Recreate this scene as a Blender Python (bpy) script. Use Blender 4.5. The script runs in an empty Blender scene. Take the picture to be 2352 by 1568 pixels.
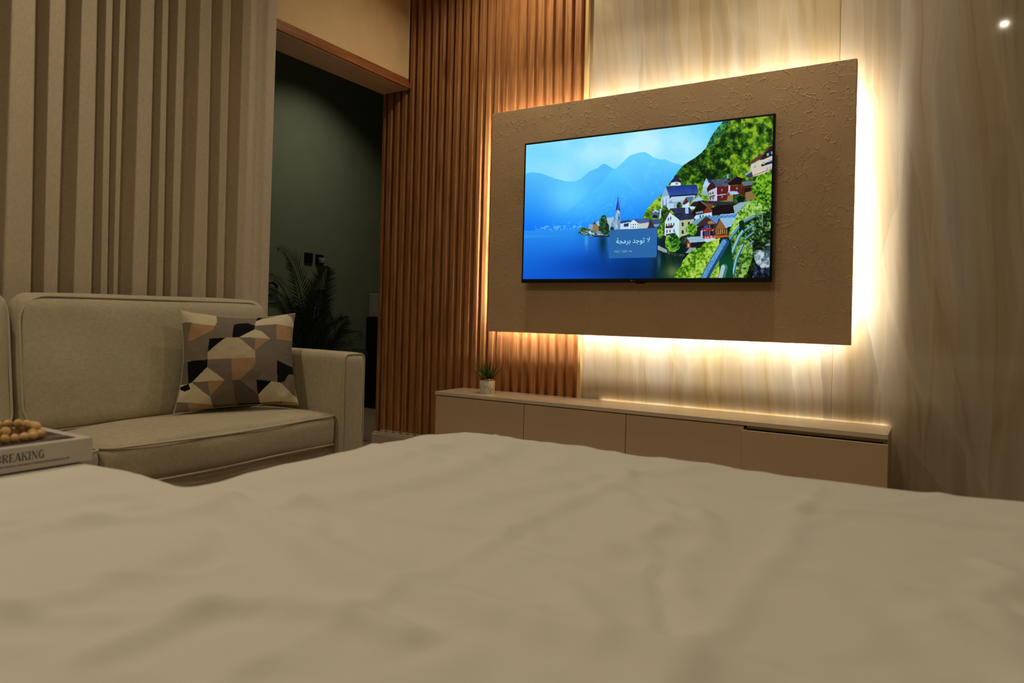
import bpy, bmesh, math, random
import numpy as np
from mathutils import Vector, Matrix

random.seed(7)
rng = np.random.default_rng(11)
S = bpy.context.scene
COL = S.collection
PI = math.pi
R = math.radians

# ------------------------------------------------------------------ camera
EYE = 0.97
a_, t_, r_ = R(31.235), R(0.113), R(1.414)
hf = Vector((-math.sin(a_), math.cos(a_), 0))
right0 = Vector((math.cos(a_), math.sin(a_), 0))
fwd = hf * math.cos(t_) + Vector((0, 0, 1)) * math.sin(t_)
up0 = hf * -math.sin(t_) + Vector((0, 0, 1)) * math.cos(t_)
rt = right0 * math.cos(r_) + up0 * math.sin(r_)
up = up0 * math.cos(r_) - right0 * math.sin(r_)
cam = bpy.data.cameras.new('camera')
cam.sensor_width = 36.0
cam.lens = 1619.5 / 2352 * 36
cam.shift_y = -(784 - 720.44) / 2352
cam.clip_start = 0.02
cam.dof.use_dof = True
cam.dof.focus_distance = 4.2
cam.dof.aperture_fstop = 4.0
camo = bpy.data.objects.new('camera', cam)
COL.objects.link(camo)
m = Matrix((rt, up, -fwd)).transposed().to_4x4()
m.translation = (0, 0, EYE)
camo.matrix_world = m
S.camera = camo

# ------------------------------------------------------------------ world and exposure
w = bpy.data.worlds.new('world')
S.world = w
w.use_nodes = True
w.node_tree.nodes['Background'].inputs[0].default_value = (0.012, 0.010, 0.008, 1)
w.node_tree.nodes['Background'].inputs[1].default_value = 1.0
S.view_settings.view_transform = 'Standard'
S.view_settings.look = 'None'
S.view_settings.gamma = 1
S.view_settings.exposure = 0.0
S.view_settings.use_curve_mapping = False

WARM = (1.0, 0.86, 0.64)
DOWN_W = 7.2          # watts of one room downlight
WALL_W = 8.0          # watts of a downlight close to the television wall
LED_E = 215.0          # emission of the strips behind the board
BACK_W = 9.0          # lamp of the green room


# ------------------------------------------------------------------ helpers: materials
def lin(r, g, b):
    def f(c):
        c /= 255.0
        return c / 12.92 if c <= 0.04045 else ((c + 0.055) / 1.055) ** 2.4
    return (f(r), f(g), f(b), 1.0)


class NT:
    def __init__(self, name):
        self.m = bpy.data.materials.new(name)
        self.m.use_nodes = True
        self.t = self.m.node_tree
        self.b = self.t.nodes['Principled BSDF']

    def n(self, typ, **kw):
        nd = self.t.nodes.new(typ)
        for k, v in kw.items():
            if k.startswith('i_'):
                key = k[2:]
                key = int(key) if key.isdigit() else key.replace('_', ' ')
                nd.inputs[key].default_value = v
            else:
                setattr(nd, k, v)
        return nd

    def l(self, a, b):
        self.t.links.new(a, b)

    def coords(self, scale=(1, 1, 1), kind='Object', rot=(0, 0, 0)):
        tc = self.n('ShaderNodeTexCoord')
        mp = self.n('ShaderNodeMapping')
        mp.inputs['Scale'].default_value = scale
        mp.inputs['Rotation'].default_value = rot
        self.l(tc.outputs[kind], mp.inputs[0])
        return mp.outputs[0]

    def ramp(self, fac, stops, interp='LINEAR'):
        rp = self.n('ShaderNodeValToRGB')
        rp.color_ramp.interpolation = interp
        e = rp.color_ramp.elements
        while len(e) < len(stops):
            e.new(0.5)
        for k, (p, c) in enumerate(stops):
            e[k].position = p
            e[k].color = c if len(c) == 4 else (*c, 1)
        self.l(fac, rp.inputs[0])
        return rp.outputs[0]

    def noise(self, vec, scale, detail=4, rough=0.55, dist=0.0):
        nd = self.n('ShaderNodeTexNoise')
        nd.inputs['Scale'].default_value = scale
        nd.inputs['Detail'].default_value = detail
        nd.inputs['Roughness'].default_value = rough
        nd.inputs['Distortion'].default_value = dist
        self.l(vec, nd.inputs['Vector'])
        return nd.outputs[0]

    def math(self, op, a, b=None, clamp=False):
        nd = self.n('ShaderNodeMath', operation=op, use_clamp=clamp)
        for k, v in ((0, a), (1, b)):
            if v is None:
                continue
            if isinstance(v, (int, float)):
                nd.inputs[k].default_value = v
            else:
                self.l(v, nd.inputs[k])
        return nd.outputs[0]

    def mix(self, fac, a, b, blend='MIX'):
        nd = self.n('ShaderNodeMix', data_type='RGBA', blend_type=blend)
        for s, v in ((nd.inputs[0], fac), (nd.inputs[6], a), (nd.inputs[7], b)):
            if isinstance(v, (int, float)):
                s.default_value = v
            elif isinstance(v, tuple):
                s.default_value = v
            else:
                self.l(v, s)
        return nd.outputs[2]

    def bump(self, h, strength=0.3, dist=0.01):
        nd = self.n('ShaderNodeBump')
        nd.inputs['Strength'].default_value = strength
        nd.inputs['Distance'].default_value = dist
        self.l(h, nd.inputs['Height'])
        self.l(nd.outputs[0], self.b.inputs['Normal'])

    def set(self, color=None, rough=None, metal=None, spec=None, sheen=None, coat=None):
        b = self.b
        if color is not None:
            if isinstance(color, tuple):
                b.inputs['Base Color'].default_value = color if len(color) == 4 else (*color, 1)
            else:
                self.l(color, b.inputs['Base Color'])
        if rough is not None:
            b.inputs['Roughness'].default_value = rough
        if metal is not None:
            b.inputs['Metallic'].default_value = metal
        if spec is not None:
            b.inputs['Specular IOR Level'].default_value = spec
        if sheen is not None:
            b.inputs['Sheen Weight'].default_value = sheen
        if coat is not None:
            b.inputs['Coat Weight'].default_value = coat
            b.inputs['Coat Roughness'].default_value = 0.08
        return self.m


def paint(name, c, rough=0.7, var=0.06, scale=6.0, spec=0.3):
    n = NT(name)
    v = n.coords()
    f = n.noise(v, scale, 4)
    d = tuple(x * (1 - var) for x in c[:3])
    u = tuple(min(1, x * (1 + var)) for x in c[:3])
    n.set(n.ramp(f, [(0.3, d), (0.7, u)]), rough, spec=spec)
    return n.m


def fabric(name, c, thread=900.0, var=0.22, rough=0.95, bump=0.25, mottle=0.1):
    n = NT(name)
    v = n.coords()
    w1 = n.noise(n.coords((thread, thread * 0.12, thread * 0.12)), 1.0, 2)
    w2 = n.noise(n.coords((thread * 0.12, thread, thread * 0.12)), 1.0, 2)
    w3 = n.noise(n.coords((thread * 0.12, thread * 0.12, thread)), 1.0, 2)
    s = n.math('ADD', n.math('ADD', w1, w2), w3)
    s = n.math('MULTIPLY', s, 0.3333)
    big = n.noise(v, 5.0, 4)
    s2 = n.math('ADD', n.math('MULTIPLY', s, 1 - mottle * 2), n.math('MULTIPLY', big, mottle * 2))
    d = tuple(x * (1 - var) for x in c[:3])
    u = tuple(min(1, x * (1 + var)) for x in c[:3])
    n.set(n.ramp(s2, [(0.36, d), (0.64, u)]), rough, spec=0.15, sheen=0.15)
    n.bump(s, bump, 0.002)
    return n.m


def wood(name, dark, mid, light, axis='Z', rough=0.42):
    n = NT(name)
    sc = {'Z': (26, 26, 1.1), 'Y': (26, 1.1, 26), 'X': (1.1, 26, 26)}[axis]
    oi = n.n('ShaderNodeObjectInfo')
    tc = n.n('ShaderNodeTexCoord')
    mp = n.n('ShaderNodeMapping')
    mp.inputs['Scale'].default_value = sc
    n.l(tc.outputs['Object'], mp.inputs[0])
    off = n.n('ShaderNodeVectorMath', operation='SCALE')
    cmb = n.n('ShaderNodeCombineXYZ')
    for k in range(3):
        n.l(oi.outputs['Random'], cmb.inputs[k])
    n.l(cmb.outputs[0], off.inputs[0])
    off.inputs['Scale'].default_value = 60
    add = n.n('ShaderNodeVectorMath', operation='ADD')
    n.l(mp.outputs[0], add.inputs[0])
    n.l(off.outputs[0], add.inputs[1])
    g = n.noise(add.outputs[0], 1.6, 6, 0.6, 0.8)
    fine = n.noise(add.outputs[0], 9.0, 3, 0.6)
    f = n.math('ADD', n.math('MULTIPLY', g, 0.7), n.math('MULTIPLY', fine, 0.3))
    c = n.ramp(f, [(0.33, dark), (0.5, mid), (0.68, light)])
    n.set(c, rough, spec=0.35)
    n.bump(fine, 0.12, 0.001)
    return n.m


def emit(name, c, strength):
    m = bpy.data.materials.new(name)
    m.use_nodes = True
    t = m.node_tree
    t.nodes.clear()
    e = t.nodes.new('ShaderNodeEmission')
    e.inputs[0].default_value = c if len(c) == 4 else (*c, 1)
    e.inputs[1].default_value = strength
    o = t.nodes.new('ShaderNodeOutputMaterial')
    t.links.new(e.outputs[0], o.inputs[0])
    return m


def attr_mat(name, emission=False, rough=0.9):
    n = NT(name)
    at = n.n('ShaderNodeAttribute', attribute_name='print')
    if emission:
        n.b.inputs['Base Color'].default_value = (0.004, 0.004, 0.005, 1)
        n.b.inputs['Roughness'].default_value = 0.25
        n.b.inputs['Specular IOR Level'].default_value = 0.2
        n.l(at.outputs['Color'], n.b.inputs['Emission Color'])
        n.b.inputs['Emission Strength'].default_value = 1.0
    else:
        n.set(at.outputs['Color'], rough, spec=0.15)
        th = n.noise(n.coords((700, 700, 90)), 1.0, 2)
        n.bump(th, 0.2, 0.0015)
    return n.m


# ------------------------------------------------------------------ helpers: objects
def obj(name, me, mat=None, parent=None, smooth=False, loc=None):
    if isinstance(me, bmesh.types.BMesh):
        bm = me
        me = bpy.data.meshes.new(name)
        bmesh.ops.recalc_face_normals(bm, faces=bm.faces)
        bm.to_mesh(me)
        bm.free()
    o = bpy.data.objects.new(name, me)
    COL.objects.link(o)
    if mat is not None:
        me.materials.append(mat)
    if smooth:
        me.polygons.foreach_set('use_smooth', [True] * len(me.polygons))
    if loc is not None:
        o.location = loc
    if parent is not None:
        o.parent = parent
        o.matrix_parent_inverse = Matrix.Translation(parent.location).inverted() if parent.location.length else Matrix()
    return o


def tag(o, label=None, cat=None, group=None, kind=None):
    if label:
        o['label'] = label
    if cat:
        o['category'] = cat
    if group:
        o['group'] = group
    if kind:
        o['kind'] = kind
    return o


def thing(name, label, cat, loc=(0, 0, 0), group=None):
    o = bpy.data.objects.new(name, None)
    o.empty_display_size = 0.1
    COL.objects.link(o)
    o.location = loc
    return tag(o, label, cat, group)


def box(bm, x0, x1, y0, y1, z0, z1, bev=0.0, seg=2):
    vs = [bm.verts.new(p) for p in ((x0, y0, z0), (x1, y0, z0), (x1, y1, z0), (x0, y1, z0),
                                    (x0, y0, z1), (x1, y0, z1), (x1, y1, z1), (x0, y1, z1))]
    fs = [bm.faces.new([vs[i] for i in f]) for f in ((0, 3, 2, 1), (4, 5, 6, 7), (0, 1, 5, 4), (1, 2, 6, 5), (2, 3, 7, 6), (3, 0, 4, 7))]
    if bev > 0:
        es = list({e for f in fs for e in f.edges})
        bmesh.ops.bevel(bm, geom=es, offset=bev, segments=seg, affect='EDGES', profile=0.6)
    return bm


def B(*a, **k):
    return box(bmesh.new(), *a, **k)


def mesh_np(name, verts, faces):
    me = bpy.data.meshes.new(name)
    verts = np.asarray(verts, np.float32).reshape(-1, 3)
    faces = np.asarray(faces, np.int32)
    nf, k = faces.shape
    me.vertices.add(len(verts))
    me.vertices.foreach_set('co', verts.ravel())
    me.loops.add(nf * k)
    me.loops.foreach_set('vertex_index', faces.ravel())
    me.polygons.add(nf)
    me.polygons.foreach_set('loop_start', np.arange(0, nf * k, k, dtype=np.int32))
    me.update(calc_edges=True)
    return me


def grid_faces(nu, nv, off=0, flip=False, wrap_u=False):
    iu = np.arange(nu if wrap_u else nu - 1)
    iv = np.arange(nv - 1)
    I, J = np.meshgrid(iu, iv, indexing='ij')
    I2 = (I + 1) % nu
    a = I * nv + J
    b = I2 * nv + J
    c = I2 * nv + J + 1
    d = I * nv + J + 1
    f = np.stack([a, b, c, d] if not flip else [a, d, c, b], -1).reshape(-1, 4)
    return f + off


def tube(pts, rad, n=8, closed=False, taper=None):
    """A tube along a list of points as (verts, faces)."""
    P = np.array(pts, float)
    m_ = len(P)
    T = np.empty_like(P)
    for i in range(m_):
        if closed:
            T[i] = P[(i + 1) % m_] - P[i - 1]
        else:
            T[i] = P[min(i + 1, m_ - 1)] - P[max(i - 1, 0)]
    T /= np.linalg.norm(T, axis=1)[:, None] + 1e-12
    ref = np.array([0.13, 0.21, 0.97])
    if abs(T[0] @ ref) > 0.9:
        ref = np.array([0.9, 0.3, 0.1])
    N = np.cross(T[0], ref)
    N /= np.linalg.norm(N)
    V = []
    for i in range(m_):
        N = N - T[i] * (N @ T[i])
        N /= np.linalg.norm(N) + 1e-12
        Bn = np.cross(T[i], N)
        rr = rad if taper is None else rad * taper[i]
        for k in range(n):
            q = 2 * PI * k / n
            V.append(P[i] + rr * (math.cos(q) * N + math.sin(q) * Bn))
    F = []
    for i in range(m_ if closed else m_ - 1):
        for k in range(n):
            j = (i + 1) % m_
            F.append((i * n + k, i * n + (k + 1) % n, j * n + (k + 1) % n, j * n + k))
    return np.array(V), np.array(F)


def tube_obj(name, pts, rad, mat, parent=None, n=8, closed=False, taper=None):
    v, f = tube(pts, rad, n, closed, taper)
    return obj(name, mesh_np(name, v, f), mat, parent, smooth=True)


def lathe(prof, n=32):
    V, F = [], []
    for (r0, z0) in prof:
        for k in range(n):
            q = 2 * PI * k / n
            V.append((r0 * math.cos(q), r0 * math.sin(q), z0))
    for i in range(len(prof) - 1):
        for k in range(n):
            F.append((i * n + k, i * n + (k + 1) % n, (i + 1) * n + (k + 1) % n, (i + 1) * n + k))
    return np.array(V), np.array(F)


def soft_box(half, r, n=(20, 20, 20), bulge=(0, 0, 0), wr=0.0, seed=0):
    """Rounded upholstery box round the origin; bulge = outward swell of the faces along x, y, z."""
    half = np.array(half, float)
    V, F = [], []
    off = 0
    for ax in range(3):
        for sg in (-1, 1):
            u, v = [k for k in range(3) if k != ax]
            nu, nv = n[u], n[v]
            def lin_(k, cnt):
                e = r / half[k]
                q = np.linspace(-1, 1, cnt)
                # denser towards the rounded edges
                return np.sign(q) * (1 - (1 - np.abs(q)) ** 1.4)
            A_, B_ = np.meshgrid(lin_(u, nu), lin_(v, nv), indexing='ij')
            P = np.empty((nu, nv, 3))
            P[..., ax] = sg
            P[..., u] = A_
            P[..., v] = B_
            P = P.reshape(-1, 3)
            V.append(P)
            F.append(grid_faces(nu, nv, off, flip=(sg < 0) ^ (ax == 1)))
            off += nu * nv
    P = np.concatenate(V)
    W = P * half
    q = np.clip(W, -(half - r), half - r)
    d = W - q
    L = np.linalg.norm(d, axis=1)[:, None]
    out = q + d / np.maximum(L, 1e-9) * r
    for ax in range(3):
        u, v = [k for k in range(3) if k != ax]
        wgt = (1 - P[:, u] ** 2) ** 0.8 * (1 - P[:, v] ** 2) ** 0.8
        out[:, ax] += np.sign(P[:, ax]) * (np.abs(P[:, ax]) > 0.98) * wgt * bulge[ax]
    if wr:
        rg = np.random.default_rng(seed)
        for _ in range(10):
            k = rg.normal(size=3) * 9
            ph = rg.uniform(0, 6)
            s = np.sin(out @ k + ph)
            out += d / np.maximum(L, 1e-9) * (s * wr / 3)[:, None]
    return out, np.concatenate(F)


def soft_obj(name, x0, x1, y0, y1, z0, z1, r, mat, parent, n=(20, 20, 20), bulge=(0, 0, 0), wr=0.0, seed=0, fn=None):
    half = ((x1 - x0) / 2, (y1 - y0) / 2, (z1 - z0) / 2)
    c = np.array(((x0 + x1) / 2, (y0 + y1) / 2, (z0 + z1) / 2))
    v, f = soft_box(half, r, n, bulge, wr, seed)
    v = v + c
    if fn is not None:
        v = fn(v)
    me = mesh_np(name, v, f)
    bm = bmesh.new()
    bm.from_mesh(me)
    bmesh.ops.remove_doubles(bm, verts=bm.verts, dist=0.0004)
    bmesh.ops.recalc_face_normals(bm, faces=bm.faces)
    bm.to_mesh(me)
    bm.free()
    return obj(name, me, mat, parent, smooth=True)


def rrect(u0, u1, v0, v1, r, n=7):
    pts = []
    for cx, cy, q0 in ((u1 - r, v1 - r, 0), (u0 + r, v1 - r, 90), (u0 + r, v0 + r, 180), (u1 - r, v0 + r, 270)):
        for k in range(n):
            q = R(q0 + 90 * k / (n - 1))
            pts.append((cx + r * math.cos(q), cy + r * math.sin(q)))
    out = []
    for i, p in enumerate(pts):
        q = pts[(i + 1) % len(pts)]
        d = math.dist(p, q)
        k = max(1, int(d / 0.05))
        for j in range(k):
            out.append((p[0] + (q[0] - p[0]) * j / k, p[1] + (q[1] - p[1]) * j / k))
    return out


def text_mesh(body, size):
    c = bpy.data.curves.new('lettering', 'FONT')
    c.body = body
    c.size = size
    o = bpy.data.objects.new('lettering', c)
    COL.objects.link(o)
    bpy.context.view_layer.update()
    me = bpy.data.meshes.new_from_object(o.evaluated_get(bpy.context.evaluated_depsgraph_get()))
    bpy.data.objects.remove(o)
    bpy.data.curves.remove(c)
    co = np.empty(len(me.vertices) * 3, np.float32)
    me.vertices.foreach_get('co', co)
    return me, co.reshape(-1, 3)


def inpoly(X, Y, poly):
    ins = np.zeros(X.shape, bool)
    n = len(poly)
    for i in range(n):
        x1, y1 = poly[i]
        x2, y2 = poly[(i + 1) % n]
        if y1 == y2:
            continue
        c = ((y1 > Y) != (y2 > Y)) & (X < (x2 - x1) * (Y - y1) / (y2 - y1) + x1)
        ins ^= c
    return ins


def vnoise(X, Y, scale, seed=0, octaves=3, gain=0.5):
    out = np.zeros(X.shape)
    amp, tot = 1.0, 0.0
    for o in range(octaves):
        g = np.random.default_rng(seed * 31 + o).random((257, 257))
        x = X / scale * 2 ** o
        y = Y / scale * 2 ** o
        xi = np.floor(x).astype(int)
        yi = np.floor(y).astype(int)
        fx = x - xi
        fy = y - yi
        fx = fx * fx * (3 - 2 * fx)
        fy = fy * fy * (3 - 2 * fy)
        a = g[xi % 256, yi % 256]
        b = g[(xi + 1) % 256, yi % 256]
        c = g[xi % 256, (yi + 1) % 256]
        d = g[(xi + 1) % 256, (yi + 1) % 256]
        out += amp * ((a * (1 - fx) + b * fx) * (1 - fy) + (c * (1 - fx) + d * fx) * fy)
        tot += amp
        amp *= gain
    return out / tot


def to_lin(c):
    c = np.clip(np.asarray(c, float), 0, 255) / 255
    return np.where(c <= 0.04045, c / 12.92, ((c + 0.055) / 1.055) ** 2.4)


def bilin(u, v, BL, BR, TR, TL):
    """u, v in 0..1"""
    BL, BR, TR, TL = (np.array(q, float) for q in (BL, BR, TR, TL))
    u = u[..., None]
    v = v[..., None]
    return (BL * (1 - u) + BR * u) * (1 - v) + (TL * (1 - u) + TR * u) * v


# ------------------------------------------------------------------ materials
M = {}
M['slat'] = wood('oak_slats', lin(122, 76, 40), lin(174, 118, 68), lin(200, 146, 94))
M['trim'] = wood('trim_oak', lin(128, 76, 40), lin(170, 108, 60), lin(192, 130, 80), axis='Y')
M['cream'] = paint('cream_wall_paint', lin(250, 220, 164), 0.85)
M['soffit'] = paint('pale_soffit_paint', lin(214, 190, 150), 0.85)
M['green'] = paint('dark_green_wall_paint', lin(106, 116, 98), 0.6)
M['ceil'] = paint('white_ceiling_paint', lin(225, 218, 204), 0.9)
M['wall'] = paint('beige_wall_paint', lin(205, 188, 160), 0.9)
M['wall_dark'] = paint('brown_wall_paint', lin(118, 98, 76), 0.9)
M['base'] = paint('cream_baseboard_paint', lin(205, 186, 158), 0.5)
M['lacquer'] = paint('taupe_lacquer', lin(226, 198, 160), 0.42, 0.02)
M['top'] = paint('cream_gloss_worktop', lin(236, 218, 186), 0.16, 0.02, spec=0.5)
M['door_edge'] = paint('pale_door_edge', lin(222, 206, 178), 0.5, 0.02)
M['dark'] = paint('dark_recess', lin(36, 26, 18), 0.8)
M['black'] = paint('black_plastic', lin(14, 14, 15), 0.4, 0.02)
M['blackm'] = paint('matt_black_metal', lin(16, 17, 16), 0.55, 0.02)
M['gold'] = paint('brass_rim', lin(190, 130, 60), 0.25)
M['gold'].node_tree.nodes['Principled BSDF'].inputs['Metallic'].default_value = 0.9
M['strip_edge'] = paint('champagne_edge_trim', lin(225, 190, 130), 0.3, 0.02)
M['sofa'] = fabric('oatmeal_linen', lin(190, 178, 148)[:3], 420.0, 0.2)
M['piping'] = fabric('linen_piping', lin(196, 184, 156)[:3], 600.0, 0.12, bump=0.1)
M['curtain'] = fabric('taupe_curtain_weave', lin(206, 190, 162)[:3], 420.0, 0.14, mottle=0.04)
M['duvet'] = fabric('white_cotton', lin(228, 222, 206)[:3], 1500.0, 0.02, bump=0.03, mottle=0.02)
M['mattress'] = fabric('mattress_cloth', lin(215, 205, 185)[:3], 800.0, 0.05)
M['book'] = paint('white_book_cover', lin(206, 196, 184), 0.45, 0.02)
M['pages'] = paint('book_pages', lin(220, 205, 170), 0.9)
M['ink'] = paint('dark_ink', lin(52, 46, 42), 0.6)
M['ink2'] = paint('grey_ink', lin(118, 106, 96), 0.6)
M['bead'] = wood('beech_beads', lin(206, 160, 100), lin(228, 186, 124), lin(238, 204, 148), rough=0.5)
M['leaf'] = paint('aloe_leaf', lin(62, 92, 30), 0.45, 0.25, 30)
M['palm'] = paint('palm_leaf', lin(34, 46, 26), 0.6, 0.25, 20, 0.1)
M['potgrey'] = paint('dark_planter', lin(48, 44, 40), 0.7)
M['soil'] = paint('soil', lin(40, 30, 22), 0.95)
M['whitep'] = paint('white_plastic', lin(210, 208, 200), 0.5, 0.02)
M['greyp'] = paint('grey_plastic', lin(120, 124, 120), 0.5, 0.02)
M['cord'] = paint('grey_cord', lin(70, 74, 62), 0.5)


def marble(name, seed):
    n = NT(name)
    mp = n.coords((1, 1, 1))
    loc = mp.node.inputs['Location']
    loc.default_value = (seed * 3.1, 0, seed * 1.7)
    mp.node.inputs['Rotation'].default_value = (0, R(4.0), 0)
    # long streaks, slightly leaning and forking
    warp = n.n('ShaderNodeTexNoise')
    warp.inputs['Scale'].default_value = 1.1
    warp.inputs['Detail'].default_value = 4
    warp.inputs['Roughness'].default_value = 0.5
    n.l(mp, warp.inputs['Vector'])
    mad = n.n('ShaderNodeVectorMath', operation='MULTIPLY_ADD')
    n.l(warp.outputs['Color'], mad.inputs[0])
    mad.inputs[1].default_value = (0.115, 0.0, 0.5)
    n.l(mp, mad.inputs[2])
    st = n.n('ShaderNodeMapping')
    st.inputs['Scale'].default_value = (4.5, 1.0, 0.30)
    n.l(mad.outputs[0], st.inputs[0])
    bands = n.noise(st.outputs[0], 1.0, 6, 0.55)
    base = n.ramp(bands, [(0.28, lin(168, 152, 126)), (0.40, lin(192, 176, 146)), (0.47, lin(184, 172, 154)),
                          (0.54, lin(204, 192, 170)), (0.61, lin(192, 172, 134)), (0.70, lin(190, 178, 160))])
    st2 = n.n('ShaderNodeMapping')
    st2.inputs['Scale'].default_value = (19.0, 1.0, 0.8)
    n.l(mad.outputs[0], st2.inputs[0])
    fine = n.noise(st2.outputs[0], 1.0, 4, 0.6)
    col = n.mix(0.32, base, n.ramp(fine, [(0.3, lin(150, 132, 104)), (0.7, lin(240, 230, 212))]), 'OVERLAY')
    # long angular shards with crisp borders
    sh = n.n('ShaderNodeMapping')
    sh.inputs['Scale'].default_value = (7.5, 0.6, 0.55)
    sh.inputs['Location'].default_value = (3.3, 0, 1.9)
    n.l(mad.outputs[0], sh.inputs[0])
    vs = n.n('ShaderNodeTexVoronoi', feature='F1')
    vs.inputs['Scale'].default_value = 1.0
    n.l(sh.outputs[0], vs.inputs['Vector'])
    sepc = n.n('ShaderNodeSeparateColor')
    n.l(vs.outputs['Color'], sepc.inputs[0])
    shard = n.ramp(sepc.outputs[0], [(0.0, lin(150, 134, 108)), (0.35, lin(206, 194, 172)), (0.6, lin(186, 164, 122)), (0.8, lin(196, 186, 170)), (1.0, lin(222, 212, 194))])
    col = n.mix(0.42, col, shard)
    # thin brown veins: edges of long cells
    st3 = n.n('ShaderNodeMapping')
    st3.inputs['Scale'].default_value = (4.2, 0.6, 0.24)
    n.l(mad.outputs[0], st3.inputs[0])
    vo = n.n('ShaderNodeTexVoronoi', feature='DISTANCE_TO_EDGE')
    vo.inputs['Scale'].default_value = 1.35
    n.l(st3.outputs[0], vo.inputs['Vector'])
    vein = n.ramp(vo.outputs['Distance'], [(0.0, (1, 1, 1)), (0.012, (0.55, 0.55, 0.55)), (0.05, (0, 0, 0))])
    msk = n.noise(mp, 1.7, 2)
    vein = n.math('MULTIPLY', vein, n.ramp(msk, [(0.38, (0, 0, 0)), (0.58, (1, 1, 1))]))
    halo = n.ramp(vo.outputs['Distance'], [(0.0, (1, 1, 1)), (0.16, (0, 0, 0))])
    col = n.mix(n.math('MULTIPLY', halo, 0.30), col, lin(196, 168, 116))
    col = n.mix(n.math('MULTIPLY', vein, 0.34), col, lin(150, 120, 78))
    st4 = n.n('ShaderNodeMapping')
    st4.inputs['Scale'].default_value = (2.6, 0.6, 0.30)
    st4.inputs['Location'].default_value = (1.7, 0.4, 5.1)
    n.l(mad.outputs[0], st4.inputs[0])
    vo2 = n.n('ShaderNodeTexVoronoi', feature='DISTANCE_TO_EDGE')
    vo2.inputs['Scale'].default_value = 1.2
    n.l(st4.outputs[0], vo2.inputs['Vector'])
    pale = n.ramp(vo2.outputs['Distance'], [(0.0, (1, 1, 1)), (0.014, (0.4, 0.4, 0.4)), (0.04, (0, 0, 0))])
    col = n.mix(n.math('MULTIPLY', pale, 0.26), col, lin(236, 222, 188))
    n.set(col, 0.12, spec=0.5)
    n.b.inputs['Roughness'].default_value = 0.055
    return n.m


def plaster():
    n = NT('crinkled_plaster')
    v = n.coords()
    wn = n.n('ShaderNodeTexNoise')
    wn.inputs['Scale'].default_value = 9
    wn.inputs['Detail'].default_value = 4
    n.l(v, wn.inputs['Vector'])
    mad = n.n('ShaderNodeVectorMath', operation='MULTIPLY_ADD')
    n.l(wn.outputs['Color'], mad.inputs[0])
    mad.inputs[1].default_value = (0.12, 0.12, 0.12)
    n.l(v, mad.inputs[2])
    vo = n.n('ShaderNodeTexVoronoi', feature='DISTANCE_TO_EDGE')
    vo.inputs['Scale'].default_value = 24
    n.l(mad.outputs[0], vo.inputs['Vector'])
    line = n.ramp(vo.outputs['Distance'], [(0.0, (1, 1, 1)), (0.06, (0, 0, 0))])
    msk = n.ramp(n.noise(v, 20, 2), [(0.47, (0, 0, 0)), (0.56, (1, 1, 1))])
    h = n.math('MULTIPLY', line, msk)
    h2 = n.noise(v, 60, 4, 0.6)
    h = n.math('ADD', h, n.math('MULTIPLY', h2, 0.5))
    n.set(n.ramp(n.noise(v, 5, 4), [(0.3, lin(206, 174, 134)), (0.7, lin(216, 184, 142))]), 0.6, spec=0.3)
    n.bump(h, 0.6, 0.003)
    return n.m


M['marble1'] = marble('onyx_marble', 1.0)
M['marble2'] = marble('onyx_marble_second', 2.3)
M['plaster'] = plaster()


def floor_mat():
    n = NT('stone_floor')
    v = n.coords()
    n.set(n.ramp(n.noise(v, 3, 5), [(0.3, lin(120, 104, 84)), (0.7, lin(142, 124, 102))]), 0.3, spec=0.4)
    return n.m


M['floor'] = floor_mat()

# ------------------------------------------------------------------ the room
CEIL = 3.40
YW = 3.90       # marble face and groove bottom of the slats
YS = 3.872      # slat faces
XEND = -3.49    # free end of the television wall
XTR = -1.872    # end of the slats, start of the marble
tag(obj('floor', B(-6.2, 2.6, -2.4, 7.2, -0.08, 0.0), M['floor']), kind='structure')
tag(obj('ceiling', B(-6.2, 2.6, -2.4, 7.2, CEIL, CEIL + 0.08), M['ceil']), kind='structure')
wall = tag(obj('wall_back', B(XEND, 2.6, YW + 0.014, YW + 0.16, 0, CEIL), M['wall']), kind='structure')
tag(obj('wall_right', B(2.5, 2.6, -2.4, YW + 0.014, 0, CEIL), M['wall_dark']), kind='structure')
tag(obj('wall_front', B(-6.2, 2.5, -2.4, -2.3, 0, CEIL), M['wall_dark']), kind='structure')
# header wall over the wide opening on the left
hd = tag(obj('wall_left', B(-3.49, -3.25, -2.3, 3.868, 2.552, CEIL), M['cream']), kind='structure')
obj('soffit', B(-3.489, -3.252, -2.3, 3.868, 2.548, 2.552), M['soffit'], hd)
bm = bmesh.new()
box(bm, -3.25, -3.232, -2.3, 3.852, 2.553, 2.614, 0.003)
box(bm, -3.25, -3.226, 3.852, 3.869, 2.553, 2.588, 0.002)
tag(obj('trim_1', bm, M['trim']), kind='structure')
# the green room behind the opening
tag(obj('wall_far', B(-5.1, -5.0, -2.3, 7.0, 0, CEIL), M['green']), kind='structure')
tag(obj('wall_far_end', B(-5.0, -3.49, 6.9, 7.0, 0, CEIL), M['green']), kind='structure')
tag(obj('wall_far_side', B(-3.49, -3.39, YW + 0.16, 6.9, 0, CEIL), M['green']), kind='structure')

# marble slabs
for k, (x0, x1) in enumerate(((XTR + 0.018, -0.4595), (-0.4575, 1.04), (1.042, 2.498))):
    obj('marble_slab', B(x0, x1, YW, YW + 0.014, 0.002, CEIL - 0.002, 0.0012, 1), (M['marble1'], M['marble2'], M['marble1'])[k], wall)
obj('slab_joint', B(-0.4595, -0.4575, YW + 0.004, YW + 0.014, 0.002, CEIL - 0.002), M['strip_edge'], wall)
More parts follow.
